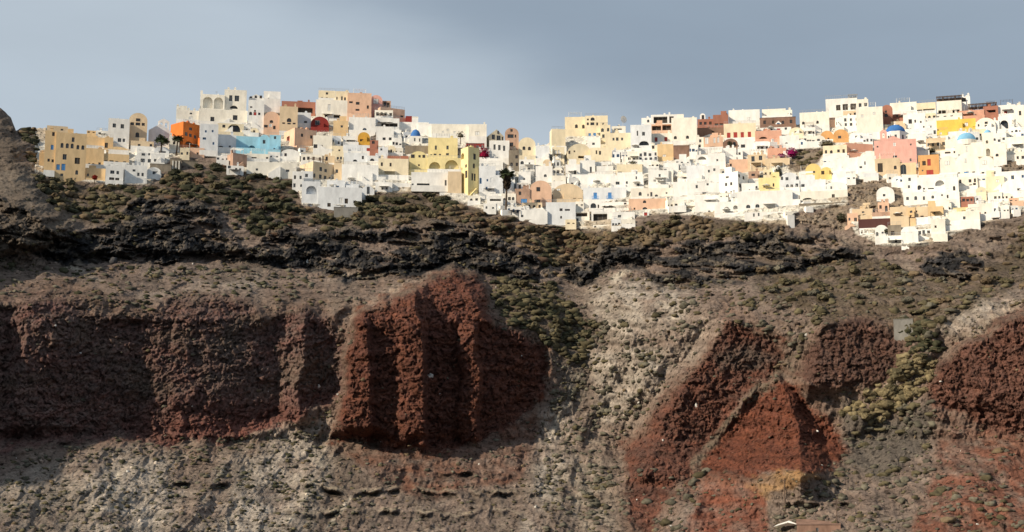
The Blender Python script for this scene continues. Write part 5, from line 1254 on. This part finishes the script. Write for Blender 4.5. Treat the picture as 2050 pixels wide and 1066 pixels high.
plant('bush', '9', 1040, 640, 0+40, 60, BM_['dark green'], 'dark bush by the left white vault below the maroon wall', 'bush', 14, 250)
# satellite dish
P, th, mpp = at('5', 738, 215); root = bpy.data.objects.new('satellite_dish', None); COL.objects.link(root); root.location = P; root.rotation_euler = (0, 0, th+.6); tag(root, 'white satellite dish on a mast against the sky', 'satellite dish')
h = 58/3.947*mpp; b = MB(); b.tube((0, 0, -1), (0, 0, h), .07, .06, 6); put('mast', b.mesh('mast', [METAL]), None, root)
b = MB(); n = 18
for i in range(n):
    for j in range(3):
        f = lambda i, j: (1.35*j/3*math.cos(2*math.pi*i/n), -.25-.0+(-.35*(j/3)**2), 1.35*j/3*math.sin(2*math.pi*i/n))
        b.quad(f(i, j), f(i+1, j), f(i+1, j+1), f(i, j+1))
o = put('dish', b.mesh('dish', [MATS['wh']]), None, root); o.location = (0, .0, h)
# walls and slabs on the slope
def block(name, reg, x0, x1, yt, yb, m, label, cat, depth=1.2, phi=0.0, extra=None):
    ox, oy, s = REG[reg]; P, th, mpp = frame_at(ox+x0/s, oy+yb/s, phi); W = (x1-x0)/s*mpp/math.cos(phi); H = (yb-yt)/s*mpp
    b = MB(); b.box(0, W, 0, depth, -2.0, H); b.box(-.08, W+.08, -.08, depth+.08, H, H+.14); o = put(name, b.mesh(name, [m])); o.location = P; o.rotation_euler = (0, 0, th); tag(o, label, cat); return o, W, H
block('retaining_wall', '3', 385, 555, 905, 985, CONC, 'grey concrete retaining wall under the long greyish white house', 'retaining wall', 6)
block('concrete_slab', '0', 1790, 1828, 640, 680, CONC, 'grey concrete slab wall standing among bushes on the right slope', 'concrete slab', 1.0)
block('concrete_slab', '0', 1830, 1845, 662, 680, CONC, 'small pale concrete block right of the larger slab', 'concrete slab', 1.0)
o, W, H = block('stone_hut', '0', 340, 362, 317, 340, MATS['st'], 'small rough stone hut with pale posts left of the bare hilltop', 'hut', 4)
b = MB()
for i in range(3): b.box(W*(.25+.28*i)-.18, W*(.25+.28*i)+.18, -.25, -.005, -.4, H*.8)
put('post', b.mesh('post', [MATS['cl']]), None, o)
for i, (x0, x1, yt, yb, lb_) in enumerate(((300, 342, 328, 340, 'low dry stone wall left of the stone hut'), (364, 395, 322, 332, 'low dry stone wall right of the stone hut'), (1600, 1700, 409, 415, 'thin stone terrace wall below the arched cream wall house'), (1165, 1200, 425, 434, 'tan stone terrace wall left of the dark porch house'))):
    block('stone_wall', '0', x0, x1, yt, yb, MATS['st'], lb_, 'stone wall', 1.0)
# utility poles at the foot of the slope
for x, yt, yb, lb_ in ((1572, 958, 1032, 'thin wooden utility pole below the ochre patch'), (1676, 1000, 1052, 'thin wooden utility pole right of the brown roofed hut')):
    P, th, mpp = frame_at(x, yb); h = (yb-yt)*mpp; root = bpy.data.objects.new('utility_pole', None); COL.objects.link(root); root.location = P; root.rotation_euler = (0, 0, th); tag(root, lb_, 'utility pole', 'utility poles')
    b = MB(); b.tube((0, 0, -1), (0, 0, h), .14, .10, 7); put('pole', b.mesh('pole', [WOOD]), None, root)
    b = MB(); b.box(-.9, .9, -.06, .06, h-.7, h-.55); put('crossarm', b.mesh('crossarm', [WOOD]), None, root)
# white fabric by the hut
P, th, mpp = frame_at(1575, 1066); b = MB(); b.poly([(-3, 0, 0), (0, -1.5, .9), (3.2, 0, .3), (1, 2.5, 1.4)]); b.poly([(-3, 0, 0), (1, 2.5, 1.4), (-1.8, 2.2, .5)]); b.poly([(-3, .02, -.08), (-1.8, 2.2, .42), (1, 2.5, 1.3), (3.2, 0, .2), (0, -1.5, .8)])
o = put('canvas_awning', b.mesh('canvas_awning', [CANV])); o.location = P+np.array([0, 0, 1.3]); tag(o, 'sagging off white canvas left of the brown roofed hut', 'awning')
# parasols on the terraces
par = []
pr = random.Random(9); spots = [r for r in BUILT if not r['fill'] and r['W'] > 5 and r['style'] == 'f' and r['name'] == 'house' and any(c_.name.startswith('terrace') for c_ in r['root'].children)]
pr.shuffle(spots)
b = MB(); b.tube((0, 0, 0), (0, 0, 2.3), .05, .04, 6); pole_me = b.mesh('pole', [METAL])
b = MB(); n = 8
for i in range(n):
    a0, a1 = 2*math.pi*i/n, 2*math.pi*(i+1)/n; b.poly([(1.35*math.cos(a0), 1.35*math.sin(a0), 2.0), (1.35*math.cos(a1), 1.35*math.sin(a1), 2.0), (0, 0, 2.55)]); b.poly([(0, 0, 2.5), (1.35*math.cos(a1), 1.35*math.sin(a1), 1.93), (1.35*math.cos(a0), 1.35*math.sin(a0), 1.93)])
can_me = b.mesh('canopy', [CANV])
for r in spots[:16]:
    root = bpy.data.objects.new('parasol', None); COL.objects.link(root); par.append((root, r))
    root.matrix_world = Matrix.LocRotScale(r['root'].location, r['root'].rotation_euler, None)@Matrix.Translation((pr.uniform(-.3, .3)*r['W'], -r['D']/2-1.0, -.05))
    put('pole', pole_me, None, root); put('canopy', can_me, None, root)
# ------------------------------------------------------------------ labels
lms = [r for r in BUILT if r['lm']]
used = set()
def rel(r, l):
    du = (r['u0']+r['u1']-l['u0']-l['u1'])/2; dv = (r['yt']+r['yb']-l['yt']-l['yb'])/2
    lm = l['lm']; art = 'the '
    if abs(dv) > abs(du)*1.0: w_ = 'below' if dv > 0 else 'above'
    elif abs(dv) > 10 and abs(dv) > abs(du)*.35: w_ = ('lower' if dv > 0 else 'upper')+(' right of' if du > 0 else ' left of')
    else: w_ = 'right of' if du > 0 else 'left of'
    return w_+' '+art+lm, abs(du)+abs(dv)
def words(n): return ['no', 'one', 'two', 'three', 'four', 'five', 'six', 'seven', 'eight', 'nine', 'ten'][min(n, 10)]
order = sorted(BUILT, key=lambda r: (r['desc'] is None, r['fill']))
for r in order:
    r['root']['category'] = {'church': 'church', 'chapel': 'chapel', 'retaining_wall': 'retaining wall', 'stone_wall': 'stone wall', 'hut': 'hut', 'bell_tower': 'bell tower'}.get(r['name'], 'house')
    d = r['desc']
    if d is None or d == r['lm'] or len(d.split()) < 5 or d in used:
        base = PAL[r['col']][0]
        size = 'tall ' if r['Hpx'] > r['Wpx']*1.1 else ('long ' if r['Wpx'] > r['Hpx']*2.2 else ('tiny ' if r['Wpx']*r['Hpx'] < 420 else 'small ' if r['Wpx']*r['Hpx'] < 800 else ''))
        kind = {'v': 'vaulted house', 'g': 'gabled house', 'p': 'wall', 's': 'sloping roofed house', 'o': 'church'}.get(r['style'], 'house')
        wn = f" with {words(r['nw'])} window{'s' if r['nw'] > 1 else ''}" if r['nw'] and r['style'] != 'p' else ''
        nm = d if d and len(d.split()) >= 4 else f'{size}{base} {kind}{wn}'
        c = sorted((rel(r, l)[1], rel(r, l)[0], i) for i, l in enumerate(lms) if l is not r)
        out_ = None
        cands = [f'{nm} {q[1]}' for q in c[:5]]+[f'{nm} {q[1]}, nearer its edge' for q in c[:0]]
        cands += [f'{size}{base} {kind} {c[0][1]} and {c[i][1]}' for i in range(1, 4)]
        for q in cands:
            q = q.replace('  ', ' ')
            if len(q.split()) <= 16 and q not in used: out_ = q; break
        if out_ is None:
            for o_ in ('second such', 'third such', 'fourth such', 'fifth such', 'sixth such'):
                q = f'{o_} {base} {kind} {c[0][1]}'
                if q not in used: out_ = q; break
        d = out_
    used.add(d); r['root']['label'] = d
    if r['name'] == 'house': r['root']['group'] = 'village houses'
names_ = set()
for root, r in par:
    c = sorted((rel(r, l)[1], rel(r, l)[0]) for l in lms if l is not r)
    for q in c:
        lb_ = f'open off white parasol on a terrace {q[1]}' if q[0] > 0 else ''
        if lb_ and lb_ not in names_: break
    if r['lm']: lb_ = f"open off white parasol on the terrace of the {r['lm']}"
    names_.add(lb_); tag(root, lb_, 'parasol', 'terrace parasols')

for o in list(COL.objects):
    if o.parent is None and 'category' in o and 'kind' not in o: o['kind'] = 'thing'
